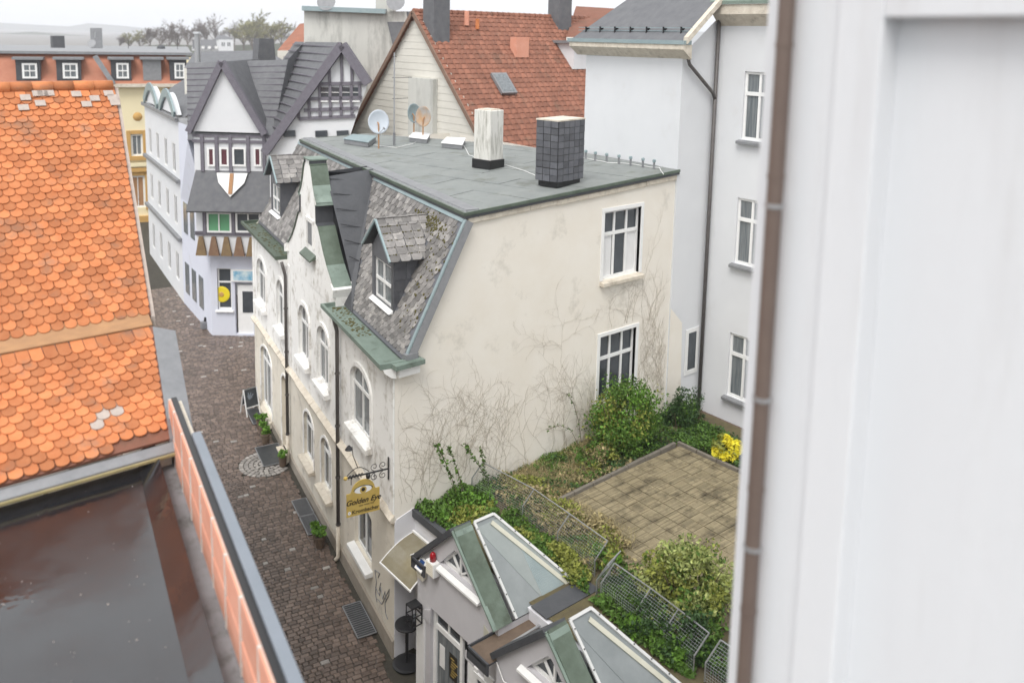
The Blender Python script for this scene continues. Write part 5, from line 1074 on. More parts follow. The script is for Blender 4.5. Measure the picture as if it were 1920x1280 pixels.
for k in (-7, -3.5, 3.5, 7): MB().box(c+R_*(k-1)*px-V3(0, .15, 0)+UP*9*px, R_*2*px, V3(0, .1, 0), UP*7*px).build('window', 'glass', tw2)
wg = MB().box(c-R_*55*px+V3(0, 2, 0), R_*41*px, V3(0, 6, 0), UP*7*px).build('wing', 'white_wall', VL); MB().prism([c-R_*57*px+V3(0, 1, 0)+UP*4*px, c-R_*13*px+V3(0, 1, 0)+UP*4*px, c-R_*13*px+V3(0, 4, 0)+UP*21*px, c-R_*54*px+V3(0, 4, 0)+UP*21*px], V3(0, 4, 0)).build('wing_roof', 'slate_far', VL)
for k in (-45, -33, -20): MB().box(c+R_*k*px+V3(0, .3, 0)+UP*4*px, R_*5*px, V3(0, .8, 0), UP*5*px).build('roof_window', 'white_paint', wg)
def bare_tree(u, v, h, dep, i, bud):
    b = pd(u, v, dep); where = ['far left', 'second from the left', 'third from the left', 'fourth from the left', 'fifth from the left', 'sixth from the left', 'seventh from the left', 'eighth from the left', 'left beside the villa wing', 'above the villa wing', 'above the middle of the villa', 'right behind the villa tower', 'first right of the villa', 'second right of the villa', 'third right of the villa', 'fourth right of the villa', 'last on the right before the slate chimney'][i]
    t_ = thing('bare_tree', b, f'{"budding" if bud else "bare grey"} hillside tree, {where}', 'tree', 'trees on the hillside')
    s = h*dep/FPX; rg = random.Random(i); mb = MB(); tips = []
    def br(p, d, L, r, lv):
        q = p+d*L; mb.tube([p, (p+q)/2+V3(rg.uniform(-.1, .1), 0, 0)*L*.3, q], [r, r*.8, r*.55], 4 if lv else 6, False)
        tips.append((q, d, L))
        if lv == 3: return
        for k in range(4 if lv else 7):
            a = rg.uniform(0, 6.28); sp = rg.uniform(.4, 1.1); dd = nrm(d+V3(math.cos(a), math.sin(a), 0)*sp+UP*.1); br(p+d*L*rg.uniform(.35, 1), dd, L*rg.uniform(.55, .85), r*.55, lv+1)
    br(b-UP*s*.05, UP, s*.42, s*.022, 0); mb.build('trunk', 'bare', t_)
    cr = MB()
    for q, d, L in tips:
        for k in range(5):
            dd = nrm(d+V3(rg.gauss(0, .6), rg.gauss(0, .6), rg.gauss(0, .5))); c = q-d*L*rg.random()*.5; w = nrm(np.cross(dd, V3(rg.random(), rg.random(), .3)))*s*(.012 if bud else .005); cr.poly([c-w, c+dd*s*.09, c+w])
    cr.build('crown', 'catkin' if bud else 'bare', t_)
ti = 0
for u, v, h, bud in ((225, 96, 30, 0), (243, 96, 36, 1), (262, 96, 38, 1), (282, 96, 44, 0), (300, 96, 48, 0), (318, 96, 50, 0), (334, 96, 52, 0), (352, 95, 50, 0), (370, 92, 50, 0), (388, 91, 54, 0), (404, 88, 46, 0), (440, 92, 46, 0), (457, 98, 58, 1), (474, 98, 64, 1), (492, 98, 66, 1), (510, 98, 62, 1), (528, 98, 56, 0)):
    bare_tree(u, v, h*1.2, 500+ti % 3*25 if 8 <= ti <= 11 else 430+ti % 3*20, ti, bud); ti += 1
# ================================================================ things on the flat roof
def roofpt(u, v, h=0.):
    n = nrm(V3(*(fn*.05)[:2], 1.0)); p0 = fn*0+UP*(11.14+h+.015); return ppl(u, v, p0, n)
def hatch(us, label, h, m_top):
    c = sum(roofpt(u, v) for u, v in us)/4; s = thing('roof_hatch', c, label, 'hatch', 'hatches on the flat roof'); P_ = [roofpt(u, v) for u, v in us]
    MB().prism(P_, UP*h).build('curb', 'lead', s, bevel=.02); q = [c+(p-c)*1.06+UP*(h+.003) for p in P_]; MB().prism(q, UP*.05).build('lid', m_top, s, bevel=.02)
hatch([(645, 270), (690, 277), (705, 266), (662, 262)], 'flat zinc roof hatch left of the white satellite dish', .18, 'zinc')
hatch([(767, 266), (800, 270), (806, 260), (776, 257)], 'white domed roof hatch beside the rusty dish', .16, 'white_paint')
hatch([(828, 277), (866, 281), (872, 269), (838, 267)], 'white roof hatch near the white chimney', .16, 'white_paint')
def dish(u, v, h, r, label, m_, face, pole='wood_edge'):
    b = roofpt(u, v); s = thing('satellite_dish', b, label, 'satellite dish', 'satellite dishes on the flat roof'); c = b+UP*h
    MB().tube([b, b+UP*(h-.1), c-face*.12], .028, 8).build('pole', pole, s)
    x = nrm(np.cross(face, UP)); y = np.cross(x, face); mb = MB(); N = 28; rings = []
    for q in (.02, .3, .6, .85, 1.0): rings.append([mb.pt(c+(x*math.cos(2*math.pi*k/N)*.92+y*math.sin(2*math.pi*k/N))*r*q+face*(.10*q*q-.1)) for k in range(N)])
    for a, b2 in zip(rings, rings[1:]):
        for k in range(N): mb.f.append([a[k], a[(k+1) % N], b2[(k+1) % N], b2[k]])
    mb.f.append(rings[0]); d_ = mb.build('reflector', m_, s, smooth=True); sd_ = d_.modifiers.new('rim', 'SOLIDIFY'); sd_.thickness = .012
    e = c-y*r*.9+face*.05; f = c+face*.5-y*r*.55; MB().tube([e, f], .012, 6).build('feed_arm', 'galv', s); MB().lathe(f, [(.03, -.05), (.035, .05)], 8, nrm(c-f)).build('feed_horn', 'lead', s)
toC = lambda p: nrm(V3(O_[0]-p[0], O_[1]-p[1], 0))
b = roofpt(710, 279); dish(710, 279, 1.02, .46, 'large pale blue satellite dish on a rusty pole', 'dish', nrm(toC(b)+V3(.35, -.2, .12)))
b = roofpt(793, 263); dish(793, 263, .95, .42, 'rust streaked satellite dish in front of the boarded gable', 'dish_rust', nrm(toC(b)+V3(-.55, .45, .1)))
b = roofpt(776, 258); dish(776, 258, 1.0, .40, 'blue grey satellite dish half hidden by the rusty one', 'zinc', nrm(toC(b)+V3(.75, -.1, .1)))
b = roofpt(739, 273); s = thing('antenna_mast', b, 'tall thin antenna mast beside the white satellite dish', 'antenna'); MB().tube([b, b+UP*3.55], .028, 8).build('mast', 'galv', s); MB().lathe(b, [(.05, 0), (.05, .5)], 8).build('sleeve', 'lead', s)
for h, L in ((2.6, .9), (1.8, .7), (3.4, .12)): MB().bar(b+UP*h-u1*.1, b+UP*h+u1*L, .018).build('cross_arm', 'iron', s)
def cable(pts, label, r=.011, h=.02):
    P_ = [roofpt(u, v)+UP*h for u, v in pts]; Q = []
    for a, c in zip(P_, P_[1:]):
        for k in range(4): Q.append(a+(c-a)*k/4+V3(random.uniform(-.02, .02), random.uniform(-.02, .02), .0))
    Q.append(P_[-1]); tag(MB().tube(Q, r, 5).build('cable', 'white_paint'), label, 'cable')
cable([(700, 273), (745, 278), (775, 270), (790, 262)], 'white cable looping past the antenna mast')
cable([(868, 272), (880, 292), (900, 300), (925, 303), (985, 322), (1003, 330)], 'white cable running from the hatch to the slate chimney')
cable([(1095, 297), (1140, 306), (1180, 308), (1215, 314), (1236, 316), (1244, 328)], 'white cable along the foot of the white house')
for i, u in enumerate((1098, 1116, 1137, 1160, 1182, 1205, 1226)):
    p = roofpt(u, 298+i*3.2); s = thing('cable_post', p, ['first', 'second', 'third', 'fourth', 'fifth', 'sixth', 'seventh'][i]+' short zinc post from the slate chimney along the white wall', 'post', 'short posts at the roof edge')
    MB().lathe(p, [(.035, 0), (.035, .22)], 8).build('stem', 'lead', s); MB().lathe(p+UP*.22, [(.055, 0), (.055, .07), (.02, .09)], 8).build('cap', 'zinc', s)
# ================================================================ hanging sign
ct = V3(-.02, -.0, 0); wv = nrm(V3(*fn[:2], 0))
w0 = pf(731, 878, .03); s = thing('hanging_sign', w0, 'gold pub sign with an eye hanging from a wrought iron bracket', 'sign')
tip = ppl(651, 900, w0, fd)                                  # bracket leaves the facade at right angles
w0 = ppl(728, 878, w0, fd); bx_ = nrm(tip-w0); bx_ = nrm(V3(bx_[0], bx_[1], 0)); LB = abs((tip-w0)@bx_)
zb_ = w0[2]
MB().tube([w0, w0+bx_*LB], .022, 8).build('arm', 'iron', s); MB().lathe(w0+bx_*LB, [(.02, -.01), (.05, .02), (.05, .06), (.02, .09)], 10, bx_).build('finial', 'gold', s)
MB().bar(w0-UP*.28, w0+UP*.3, .05, .02, up=bx_).build('wall_plate', 'iron', s)
def spiral(c, r0, turns, sgn, ax, up, start=0.):
    return [c+(ax*math.cos(start+sgn*t)+up*math.sin(start+sgn*t))*r0*(1-.75*t/(turns*6.283)) for t in np.linspace(0, turns*6.283, 22)]
for sg, k in ((1, .14), (-1, .14), (1, .36), (-1, .36)): MB().tube(spiral(w0+bx_*k+UP*sg*.13, .10, 1.2, sg, bx_, UP, -sg*1.5), .009, 5).build('scroll', 'iron', s)
MB().tube([w0+bx_*(.5+.55*i/16)+UP*(.05+.16*math.sin(math.pi*i/16)) for i in range(17)], .010, 5).build('scroll', 'iron', s)
MB().tube([w0+bx_*(.66+.35*i/24)+UP*.045*math.cos(i*1.2)+fd*.04*math.sin(i*1.2) for i in range(25)], .012, 5).build('twist', 'iron', s)
lp = w0+bx_*.78; MB().tube([lp+UP*.2, lp+UP*.35+bx_*.05, lp+UP*.55+bx_*.12, lp+UP*.78+bx_*.14], .010, 5).build('lamp_arm', 'iron', s); MB().lathe(lp+UP*.72+bx_*.22, [(.03, .10), (.10, 0), (.08, .01)], 10).build('lamp', 'iron', s)
MB().lathe(w0+bx_*.52-UP*.12, [(.05, 0), (.06, .08), (.02, .12)], 8).build('spotlight', 'iron', s)
cs = w0+bx_*(LB*.62); SWd, SHt = .42, .46; zc = zb_-.12
outl = [(-SWd, -SHt*2+.02), (SWd, -SHt*2+.02), (SWd, -.30), (SWd-.10, -.30)]+[((SWd-.12)*math.cos(a), -.30+.30*math.sin(a)) for a in np.linspace(.15, math.pi-.15, 12)]+[(-SWd+.10, -.30), (-SWd, -.30)]
sp = lambda x, y, d=0.: cs+bx_*(-x)+UP*(zc-zb_+y)-fd*d       # x to the right as read from the camera side
bo = MB().prism([sp(x, y, .012) for x, y in outl], fd*.024).build('board', 'gold', s); bo['label'] = 'gold board reading Golden Eye and Krombacher'
for x in (-.3, .3): MB().bar(sp(x, -.08), sp(x, .12), .014).build('hanger', 'iron', s)
eye = [(.22*math.cos(a), -.27+.10*math.sin(a)*(1.15 if math.sin(a) > 0 else .8)) for a in np.linspace(0, 2*math.pi, 20, endpoint=False)]
MB().poly([sp(x, y, .0135) for x, y in eye]).build('eye_white', 'white_paint', bo)
MB().poly([sp(.09*math.cos(a), -.265+.09*math.sin(a), .0145) for a in np.linspace(0, 6.28, 16, endpoint=False)]).build('iris', 'gold', bo); MB().poly([sp(.05*math.cos(a), -.26+.05*math.sin(a), .0155) for a in np.linspace(0, 6.28, 14, endpoint=False)]).build('pupil', 'ink', bo)
MB().tube([sp(.24*math.cos(a), -.27+.115*math.sin(a), .014) for a in np.linspace(.1, math.pi-.1, 12)], .009, 4).build('eyelid', 'ink', bo)
def lettering(txt, x, y, size, name, shear=0., m_='ink', align='CENTER'):
    cu = bpy.data.curves.new(name, 'FONT'); cu.body = txt; cu.size = size; cu.align_x = align; cu.extrude = .001; cu.shear = shear; cu.offset = size*.018
    o = bpy.data.objects.new(name, cu); COL.objects.link(o); dg = bpy.context.evaluated_depsgraph_get(); me = bpy.data.meshes.new_from_object(o.evaluated_get(dg)); bpy.data.objects.remove(o)
    me.materials.clear(); me.materials.append(M[m_]); piece(name, me, frame_mx(sp(x, y, .0155), -bx_, UP, -fd), bo)
lettering('Golden Eye', 0, -.60, .19, 'golden_eye_lettering', .35); lettering('OLD  TOWN  PUB', .08, -.68, .045, 'small_lettering'); lettering('Krombacher', .06, -.84, .135, 'krombacher_lettering')
MB().poly([sp(-.35+.04*math.cos(a), -.80+.045*math.sin(a), .0145) for a in np.linspace(0, 6.28, 12, endpoint=False)]).build('brewery_badge', 'white_paint', bo); lettering('n', -.35, -.815, .05, 'badge_lettering')
# ================================================================ street things
st = lambda u, v, z=None: pz(u, v, streetz(14) if z is None else z)
p0, p1 = pz(458, 777, .2), pz(481, 770, .2); c = (p0+p1)/2; dx = nrm(V3(*(p1-p0)[:2], 0)); ny = V3(-dx[1], dx[0], 0); ny = ny if ny@(O_-c) > 0 else -ny
s = thing('sandwich_board', c, 'white framed pavement board with dark poster on the street', 'sign')
for sg in (1, -1):
    top = c+UP*1.05; ft_ = c+ny*.3*sg
    P_ = lambda x, f: ft_+(top-ft_)*f+dx*x
    for x in (-.28, .28): MB().bar(P_(x, 0), P_(x, 1), .04, .03, up=ny).build('leg', 'white_paint', s)
    for f in (.32, 1.0): MB().bar(P_(-.28, f), P_(.28, f), .04, .03, up=ny).build('rail', 'white_paint', s)
    ps = MB().prism([P_(-.25, .34), P_(.25, .34), P_(.25, .97), P_(-.25, .97)], ny*sg*.01).build('poster', 'steel_plate', s)
    if sg == 1:
        for k in range(7):
            a = .5+.22*k; q = P_(-.1, .62)+ny*.022; q2 = q+(dx*math.cos(a)+(UP+ny*-.28)*math.sin(a))*(.16+.1*(k % 2)); MB().bar(q, q2, .05, .003, up=ny).build('poster_wing', 'cap_grey', ps)
def flat_plate(us, name, label, cat, zz, bars=False, m_='steel_plate'):
    P_ = [pz(u, v, zz) for u, v in us]; c = sum(P_)/4; o = thing(name, c, label, cat, 'plates let into the pavement'); MB().prism(P_, UP*.015).build('plate', m_, o)
    for (a, b) in zip(P_, P_[1:]+P_[:1]): MB().bar(a+UP*.012, b+UP*.012, .03, .02).build('frame', 'lead', o)
    if bars:
        n = 16
        for k in range(1, n): a, b = P_[0]+(P_[1]-P_[0])*k/n, P_[3]+(P_[2]-P_[3])*k/n; MB().bar(a+UP*.02, b+UP*.02, .012, .012).build('bar', 'lead', o)
def on_pave(t0, t1, o0, o1): return [proj(Fp(t, o, streetz(t)+.02))[:2] for t, o in ((t0, o1), (t1, o1), (t1, o0), (t0, o0))]
flat_plate(on_pave(1.0, 2.35, .12, .62), 'cellar_grate', 'cellar grate nearest the corner under the wide white sill', 'grate', streetz(1.5)+.02, True)
flat_plate(on_pave(6.0, 7.05, .12, .60), 'cellar_grate', 'dark cellar grate below the middle pair of arched windows', 'grate', streetz(6.5)+.02, True)
flat_plate(on_pave(7.1, 8.1, .12, .60), 'cellar_grate', 'farther cellar grate below the middle pair of arched windows', 'grate', streetz(7.5)+.02, True)
flat_plate(on_pave(10.75, 12.25, .1, .95), 'door_mat', 'dark doormat in front of the arched door', 'mat', streetz(11.4)+.02)
flat_plate(on_pave(14.2, 15.6, .12, .62), 'cellar_plate', 'grey cellar plate under the far shop window', 'plate', streetz(14.8)+.02)
def leaves(n, pos, size, rnd, up=.4):
    pos = np.asarray(pos); d = rnd.normal(size=(n, 3)); d[:, 2] = d[:, 2]*.6+up; d /= np.linalg.norm(d, axis=1)[:, None]
    a = rnd.normal(size=(n, 3)); a -= d*np.sum(a*d, 1)[:, None]; a /= np.linalg.norm(a, axis=1)[:, None]; b = np.cross(d, a); sz = size*(.45+1.1*rnd.random(n)**1.5)[:, None]
    v = np.stack([pos-a*sz, pos+b*sz*.55+d*sz*.15, pos+a*sz, pos-b*sz*.55+d*sz*.15], 1).reshape(-1, 3); return v
def foliage(parent, name, v, m_, stuff=False):
    me = bpy.data.meshes.new(name); n = len(v)//4; base = rootloc(parent)
    me.from_pydata([tuple(x) for x in v-base], [], [(4*i, 4*i+1, 4*i+2, 4*i+3) for i in range(n)]); me.materials.append(M[m_]); o = bpy.data.objects.new(name, me); COL.objects.link(o)
    if parent: o.parent = parent
    if stuff: o['kind'] = 'stuff'
    return o
def blob(c, r, n, rnd, lumps=14, shell=.55):
    """leaf positions gathered in uneven clumps inside an ellipsoid"""
    c, r = np.array(c, float), np.array(r, float); k = rnd.normal(size=(lumps, 3)); k /= np.linalg.norm(k, axis=1)[:, None]; k *= (.35+.5*rnd.random(lumps))[:, None]
    w = rnd.random(lumps)+.3; idx = rnd.choice(lumps, n, p=w/w.sum()); q = rnd.normal(size=(n, 3)); q /= np.linalg.norm(q, axis=1)[:, None]; q *= (rnd.random(n)**.4)[:, None]*(.22+.22*rnd.random(lumps)[idx])[:, None]
    return c+(k[idx]+q)*r
def shrub(name, c, r, label, mats, n, size, seed, lumps=16, cat='shrub', stems=7):
    rnd = np.random.default_rng(seed); base = V3(c[0], c[1], c[2]-r[2]*.95); s = thing(name, base, label, cat); tot = sum(w for _, w in mats)
    for i, (m_, w) in enumerate(mats): k = int(n*w/tot); foliage(s, 'foliage', leaves(k, blob(c, np.array(r)*(1 if i == 0 else 1.03), k, np.random.default_rng(seed+i*3), lumps), size, rnd), m_)
    for k in range(stems):
        a = rnd.random()*6.28; e = np.array(c)+np.array([math.cos(a), math.sin(a), .5+.4*rnd.random()])*np.array(r)*.65; MB().tube([base, (base+e)/2+rnd.normal(size=3)*.06, e], [.022, .014, .006], 5, False).build('stem', 'twig', s)
    return s
for i, (t, o, r, h, lb) in enumerate(((4.95+.35, .42, .17, .34, 'nearest leafy planter by the house wall'), (5.62, .40, .17, .36, 'leafy planter behind the nearest one by the wall'), (10.55, .32, .14, .2, 'small planter beside the drainpipe and doormat'), (12.55, .50, .17, .3, 'leafy planter just beyond the doormat'), (13.15, .46, .15, .22, 'middle planter of the far group'), (13.75, .42, .17, .28, 'farthest planter before the cellar plate'))):
    b = Fp(t, o, streetz(t)+.01); s = thing('planter', b, lb, 'planter', 'planters along the house wall'); MB().lathe(b, [(r*.78, 0), (r, .30), (r*1.06, .30), (r*1.06, .34), (r*.9, .34)], 16).build('pot', 'pot', s)
    rnd = np.random.default_rng(50+i); foliage(s, 'plant', leaves(420, blob(b+UP*(.36+h*.4), (r*1.5, r*1.5, h*.7), 420, rnd, 9), .05, rnd, .8), 'leaf_lt')
s = thing('shoe_scraper', pz(468, 592, .4), 'small metal box at the foot of the shop corner', 'box'); b = pz(386, 614, .36); s.location = tuple(b); MB().box(b-V3(.25, .2, 0), V3(.5, 0, 0), V3(0, .3, 0), UP*.35).build('body', 'lead', s); MB().lathe(b+UP*.35, [(.1, 0), (.08, .2)], 8).build('neck', 'iron', s)
# ================================================================ planting on the terrace
shrub('bush', py(1172, 785, -1.0), (1.3, .85, 1.3), 'large round green bush under the gable window', [('leaf_lt', 5), ('leaf', 5), ('leaf_yg', 2.5)], 15000, .042, 1, 34)
shrub('conifer_bush', py(1285, 790, -.85), (1.1, .65, 1.1), 'dark evergreen bush beside the white house corner', [('leaf_dk', 8), ('leaf', 1)], 11000, .036, 2, 30)
shrub('yellow_shrub', pz(1368, 842, ZT+.35), (.5, .5, .42), 'bright yellow leaved shrub at the edge of the near wall', [('leaf_y', 6), ('leaf_yg', 1)], 1600, .07, 3, 10)
shrub('variegated_shrub', pz(1292, 1092, ZT+.75), (.98, .98, .85), 'large cream and green variegated shrub on the paving', [('leaf_var', 6), ('leaf_yg', 3), ('leaf', 1.5)], 11000, .048, 4, 34)
shrub('evergreen_shrub', pz(1300, 1180, ZT+.35), (.95, .7, .5), 'dark green shrub in the shade below the variegated one', [('leaf_dk', 5), ('leaf', 2)], 5500, .045, 5, 20)
shrub('low_bush', pz(1120, 855, ZT+.25), (.8, .45, .42), 'brownish low bush in front of the large green bush', [('leaf', 3), ('straw', 3), ('leaf_yg', 1)], 3000, .045, 6, 14)
shrub('leafy_sapling', pz(1145, 1040, ZT+.35), (.4, .35, .4), 'pale green sapling growing through the fence corner', [('leaf_lt', 3), ('leaf_yg', 1)], 900, .05, 7, 8)
shrub('laurel_bush', pz(1225, 1165, ZT+.25), (.65, .8, .38), 'glossy leaved bush climbing the fence above the glass roof', [('leaf', 4), ('leaf_lt', 2), ('leaf_dk', 3)], 5000, .042, 8, 18)
def cover(name, poly_px, n, m_, size, hmax, seed, z=ZT, lbl=None):
    rnd = np.random.default_rng(seed); P_ = np.array([pz(u, v, z)[:2] for u, v in poly_px]); lo, hi = P_.min(0), P_.max(0); out = []
    while len(out) < n:
        q = lo+(hi-lo)*rnd.random((n*2, 2)); x, y = q[:, 0], q[:, 1]; ins = np.zeros(len(q), bool); j = len(P_)-1
        for i in range(len(P_)):
            c1 = (P_[i, 1] > y) != (P_[j, 1] > y); xx = (P_[j, 0]-P_[i, 0])*(y-P_[i, 1])/(P_[j, 1]-P_[i, 1]+1e-12)+P_[i, 0]; ins ^= c1 & (x < xx); j = i
        out += list(q[ins])
    q = np.array(out[:n]); bump = .5+.25*np.sin(q[:, 0]*5.1+seed)+.25*np.sin(q[:, 1]*4.3+seed*2); pos = np.c_[q, z+.02+hmax*bump*rnd.random(n)**.6]
    tag(foliage(None, name, leaves(n, pos, size, rnd, .9), m_), kind='stuff', label=lbl)
ivy = [(778, 965), (800, 905), (870, 860), (905, 880), (935, 960), (930, 985), (880, 985), (845, 1003), (800, 985)]
cover('ground_ivy', ivy, 5200, 'leaf', .045, .42, 11); cover('ground_ivy', ivy, 2200, 'leaf_lt', .045, .5, 12); cover('ground_ivy', [(835, 985), (880, 930), (925, 950), (925, 985), (870, 998)], 1500, 'leaf_yg', .045, .4, 13)
cover('ground_cover', [(930, 975), (960, 960), (1100, 1075), (1105, 1120), (1075, 1100)], 2600, 'leaf', .04, .25, 14); cover('ground_cover', [(1020, 1030), (1060, 1030), (1110, 1090), (1090, 1110)], 1200, 'leaf_yg', .045, .3, 15)
cover('ground_cover', [(1105, 1130), (1140, 1120), (1310, 1235), (1300, 1275), (1245, 1250)], 2600, 'leaf', .05, .3, 16); cover('ground_cover', [(1190, 1180), (1230, 1190), (1300, 1245), (1270, 1260)], 1300, 'leaf_lt', .05, .35, 17)
cover('weeds', [(1080, 835), (1180, 800), (1260, 835), (1130, 880), (1085, 890)], 2600, 'leaf_dk', .04, .3, 18); cover('weeds', [(1270, 832), (1320, 800), (1385, 840), (1385, 880), (1350, 862)], 2200, 'leaf', .045, .3, 19)
cover('weeds', [(1000, 870), (1080, 838), (1100, 870), (1040, 900)], 2000, 'leaf', .035, .22, 20); cover('weeds', [(1080, 1000), (1130, 990), (1185, 1030), (1150, 1060)], 1200, 'straw', .05, .5, 21); cover('weeds', [(930, 905), (1010, 905), (1170, 1040), (1110, 1080)], 4200, 'leaf_yg', .035, .5, 22); cover('weeds', [(930, 905), (1000, 900), (1150, 1030), (1100, 1080)], 3200, 'straw', .04, .5, 23)
def cover_rect(name, x0, x1, y0, y1, n, m_, size, hmax, seed, dens=1.0):
    rnd = np.random.default_rng(seed); q = np.c_[x0+(x1-x0)*rnd.random(n*2), y0+(y1-y0)*rnd.random(n*2)]
    f = np.sin(q[:, 0]*3.1+seed)*np.sin(q[:, 1]*2.7+seed*1.7)+.6*np.sin(q[:, 0]*7.3+q[:, 1]*5.9+seed); q = q[f > -dens][:n]; f = f[f > -dens][:n]; n = len(q)
    pos = np.c_[q, ZT+.02+hmax*(.35+.3*np.clip(f, -1, 1.5))*rnd.random(n)**.6]; tag(foliage(None, name, leaves(n, pos, size, rnd, .9), m_), kind='stuff')
cover_rect('weeds', 2.6, 10.4, -1.72, -.05, 7000, 'leaf', .036, .34, 41, .9); cover_rect('weeds', 2.6, 10.4, -1.72, -.05, 4000, 'leaf_dk', .04, .3, 42, .5); cover_rect('weeds', 2.6, 7, -1.8, -.05, 4000, 'straw', .05, .22, 43, .6)
cover_rect('weeds', 8.95, 10.5, -4.6, -1.2, 4500, 'leaf', .036, .3, 44, .9); cover_rect('weeds', 8.95, 10.5, -4.6, -1.2, 2000, 'leaf_dk', .04, .26, 45, .5)
cover_rect('weeds', 2.55, 3.4, -5.4, -1.2, 3000, 'leaf', .036, .42, 46, .6); cover_rect('weeds', 2.55, 3.5, -5.4, -1.2, 2200, 'straw', .05, .4, 47, .7); cover_rect('weeds', 2.0, 3.1, -9.5, -5.0, 4000, 'leaf_dk', .045, .5, 48, .7); cover_rect('weeds', 2.0, 3.0, -9.5, -5.0, 2800, 'leaf', .045, .6, 49, .5)
cover_rect('ground_cover', 1.75, 2.45, -4.4, -1.6, 3000, 'leaf', .036, .22, 51, .9); cover_rect('ground_cover', 1.7, 2.45, -4.6, -2.2, 1800, 'leaf_yg', .04, .28, 52, .3)
cover_rect('moss_film', 4.1, 8.6, -3.2, -1.95, 2600, 'moss', .02, .03, 53, .2)
def grass(poly_px, n, m_, L, seed):
    rnd = np.random.default_rng(seed); mb_v = []; mb_f = []
    P_ = [pz(u, v, ZT+.02) for u, v in poly_px]
    for k in range(n):
        a, b = rnd.random(2); p = (P_[0]*(1-a)+P_[1]*a)*(1-b)+(P_[3]*(1-a)+P_[2]*a)*b; d = rnd.normal(size=3); d[2] = abs(d[2])*.8+.5; d /= np.linalg.norm(d); h = L*(.5+rnd.random()); s = np.cross(d, UP)*.006
        q = p+d*h*.6; e = p+d*h+rnd.normal(size=3)*h*.3-UP*h*.25; i = len(mb_v); mb_v += [p-s, p+s, q+s, q-s, e]; mb_f += [(i, i+1, i+2, i+3), (i+3, i+2, i+4)]
    me = bpy.data.meshes.new('dry_grass'); me.from_pydata([tuple(x) for x in mb_v], [], mb_f); me.materials.append(M[m_]); o = bpy.data.objects.new('dry_grass', me); COL.objects.link(o); o['kind'] = 'stuff'
grass([(955, 915), (1060, 930), (1090, 880), (990, 875)], 2600, 'straw', .28, 31); grass([(1060, 900), (1130, 880), (1120, 815), (1080, 830)], 1800, 'straw', .4, 32); grass([(1060, 935), (1200, 1000), (1180, 1040), (1060, 950)], 500, 'straw', .25, 33); grass([(1000, 885), (1090, 850), (1090, 835), (1010, 868)], 900, 'leaf_yg', .22, 34)
def shoot(pts, label, n=14, m_='leaf', seed=0, leaf=.05):
    b = pts[0]; s = thing('climbing_shoot', b, label, 'plant', 'shoots against the gable wall'); MB().tube(pts, .008, 5, False).build('stem', 'twig', s); rnd = np.random.default_rng(seed); P_ = []
    for k in range(n):
        f = (k+.5)/n*(len(pts)-1); i = int(f); q = pts[i]+(pts[i+1]-pts[i])*(f-i); P_ += [q+rnd.normal(size=3)*.035 for _ in range(5)]
    foliage(s, 'leaf_cluster', leaves(len(P_), P_, leaf, rnd, .3), m_, True)
W_ = lambda u, v, y=-.12: py(u, v, y)
shoot([W_(860, 935, -.5), W_(845, 890, -.4), W_(828, 850, -.35), W_(817, 830, -.3)], 'leftmost tall leafy shoot against the gable wall', 16, 'leaf', 61)
shoot([W_(870, 930, -.45), W_(858, 880, -.4), W_(846, 850, -.3), W_(838, 836, -.3)], 'second leafy shoot from the left against the gable wall', 16, 'leaf', 62)
shoot([W_(915, 900, -.4), W_(895, 868, -.3), W_(882, 850, -.25), W_(872, 830, -.2)], 'leafy shoot beside the end of the fence', 14, 'leaf', 63)
shoot([W_(908, 880, -.3), W_(905, 860, -.3), W_(903, 843, -.3)], 'short leafy shoot just right of the fence end', 8, 'leaf', 64)
shoot([W_(1090, 830, -.3), W_(1085, 790, -.3), W_(1075, 755, -.25), W_(1063, 738, -.2)], 'rose shoot leaning left below the gable window', 12, 'leaf', 65, .03)
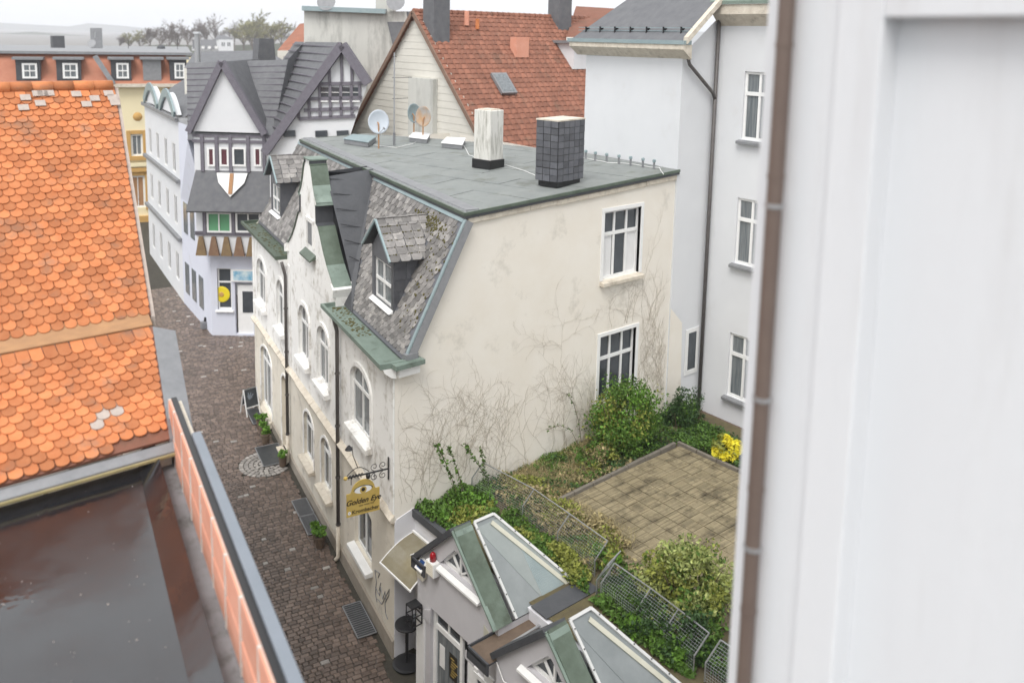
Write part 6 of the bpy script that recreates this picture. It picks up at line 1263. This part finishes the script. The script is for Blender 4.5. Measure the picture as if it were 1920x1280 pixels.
shoot([W_(1085, 835, -.3), W_(1070, 805, -.25), W_(1050, 797, -.2), W_(1025, 805, -.2)], 'rose shoot arching over towards the left', 12, 'leaf', 66, .03)
# dead climber traces on the gable wall
def vines():
    rnd = np.random.default_rng(77); mb = MB()
    def grow(x, z, ang, n, st, r, lv):
        P_ = [V3(x, -.012, z)]
        for k in range(n):
            ang += rnd.normal()*.22; ang = ang*.97+1.57*.03; x += math.cos(ang)*st; z += math.sin(ang)*st
            if x < .08 or x > 10.1 or z > 11.0 or z < 3.8 or (x < 2.3 and z > 7.3+(x)*1.9): break
            if 6.9 < x < 8.8 and (8.5 < z < 10.9 or 4.7 < z < 7.1): break
            P_.append(V3(x, -.012, z))
            if lv < 3 and rnd.random() < .26: grow(x, z, ang+rnd.choice([-1, 1])*(.5+.7*rnd.random()), int(n*.45), st*.85, r*.7, lv+1)
        if len(P_) > 2: mb.tube(P_, [r*(1-.6*i/len(P_)) for i in range(len(P_))], 3, False)
    for x0, z0, n in [(rnd.uniform(.2, 2.4), 3.9+rnd.random()*.4, 26) for _ in range(15)]+[(rnd.uniform(2.4, 6.6), 3.9, 20) for _ in range(16)]+[(rnd.uniform(6.2, 7.0), 4.2, 34) for _ in range(7)]+[(rnd.uniform(8.8, 10.0), 4.4, 50) for _ in range(16)]+[(rnd.uniform(7.1, 8.5), 7.1, 10) for _ in range(6)]:
        grow(x0, z0, 1.57+rnd.normal()*.3, n, .11, .0042, 0)
    o = mb.build('dead_climber', 'dead_vine'); tag(o, 'dead brown climber stems spread over the cream gable wall', 'climber')
vines()

# ================================================================ haze
hz = MB().box(V3(-4500, -1600, -3), V3(10000, 0, 0), V3(0, 8000, 0), UP*118)
hm = bpy.data.materials.new('haze'); hm.use_nodes = True; hn = hm.node_tree; hn.nodes.clear(); ho = hn.nodes.new('ShaderNodeOutputMaterial'); hv = hn.nodes.new('ShaderNodeVolumePrincipled')
hv.inputs['Color'].default_value = (.93, .95, 1, 1); hv.inputs['Density'].default_value = .00035; hv.inputs['Anisotropy'].default_value = .2; hn.links.new(hv.outputs[0], ho.inputs['Volume'])
tag(hz.build('haze', hm), kind='stuff')
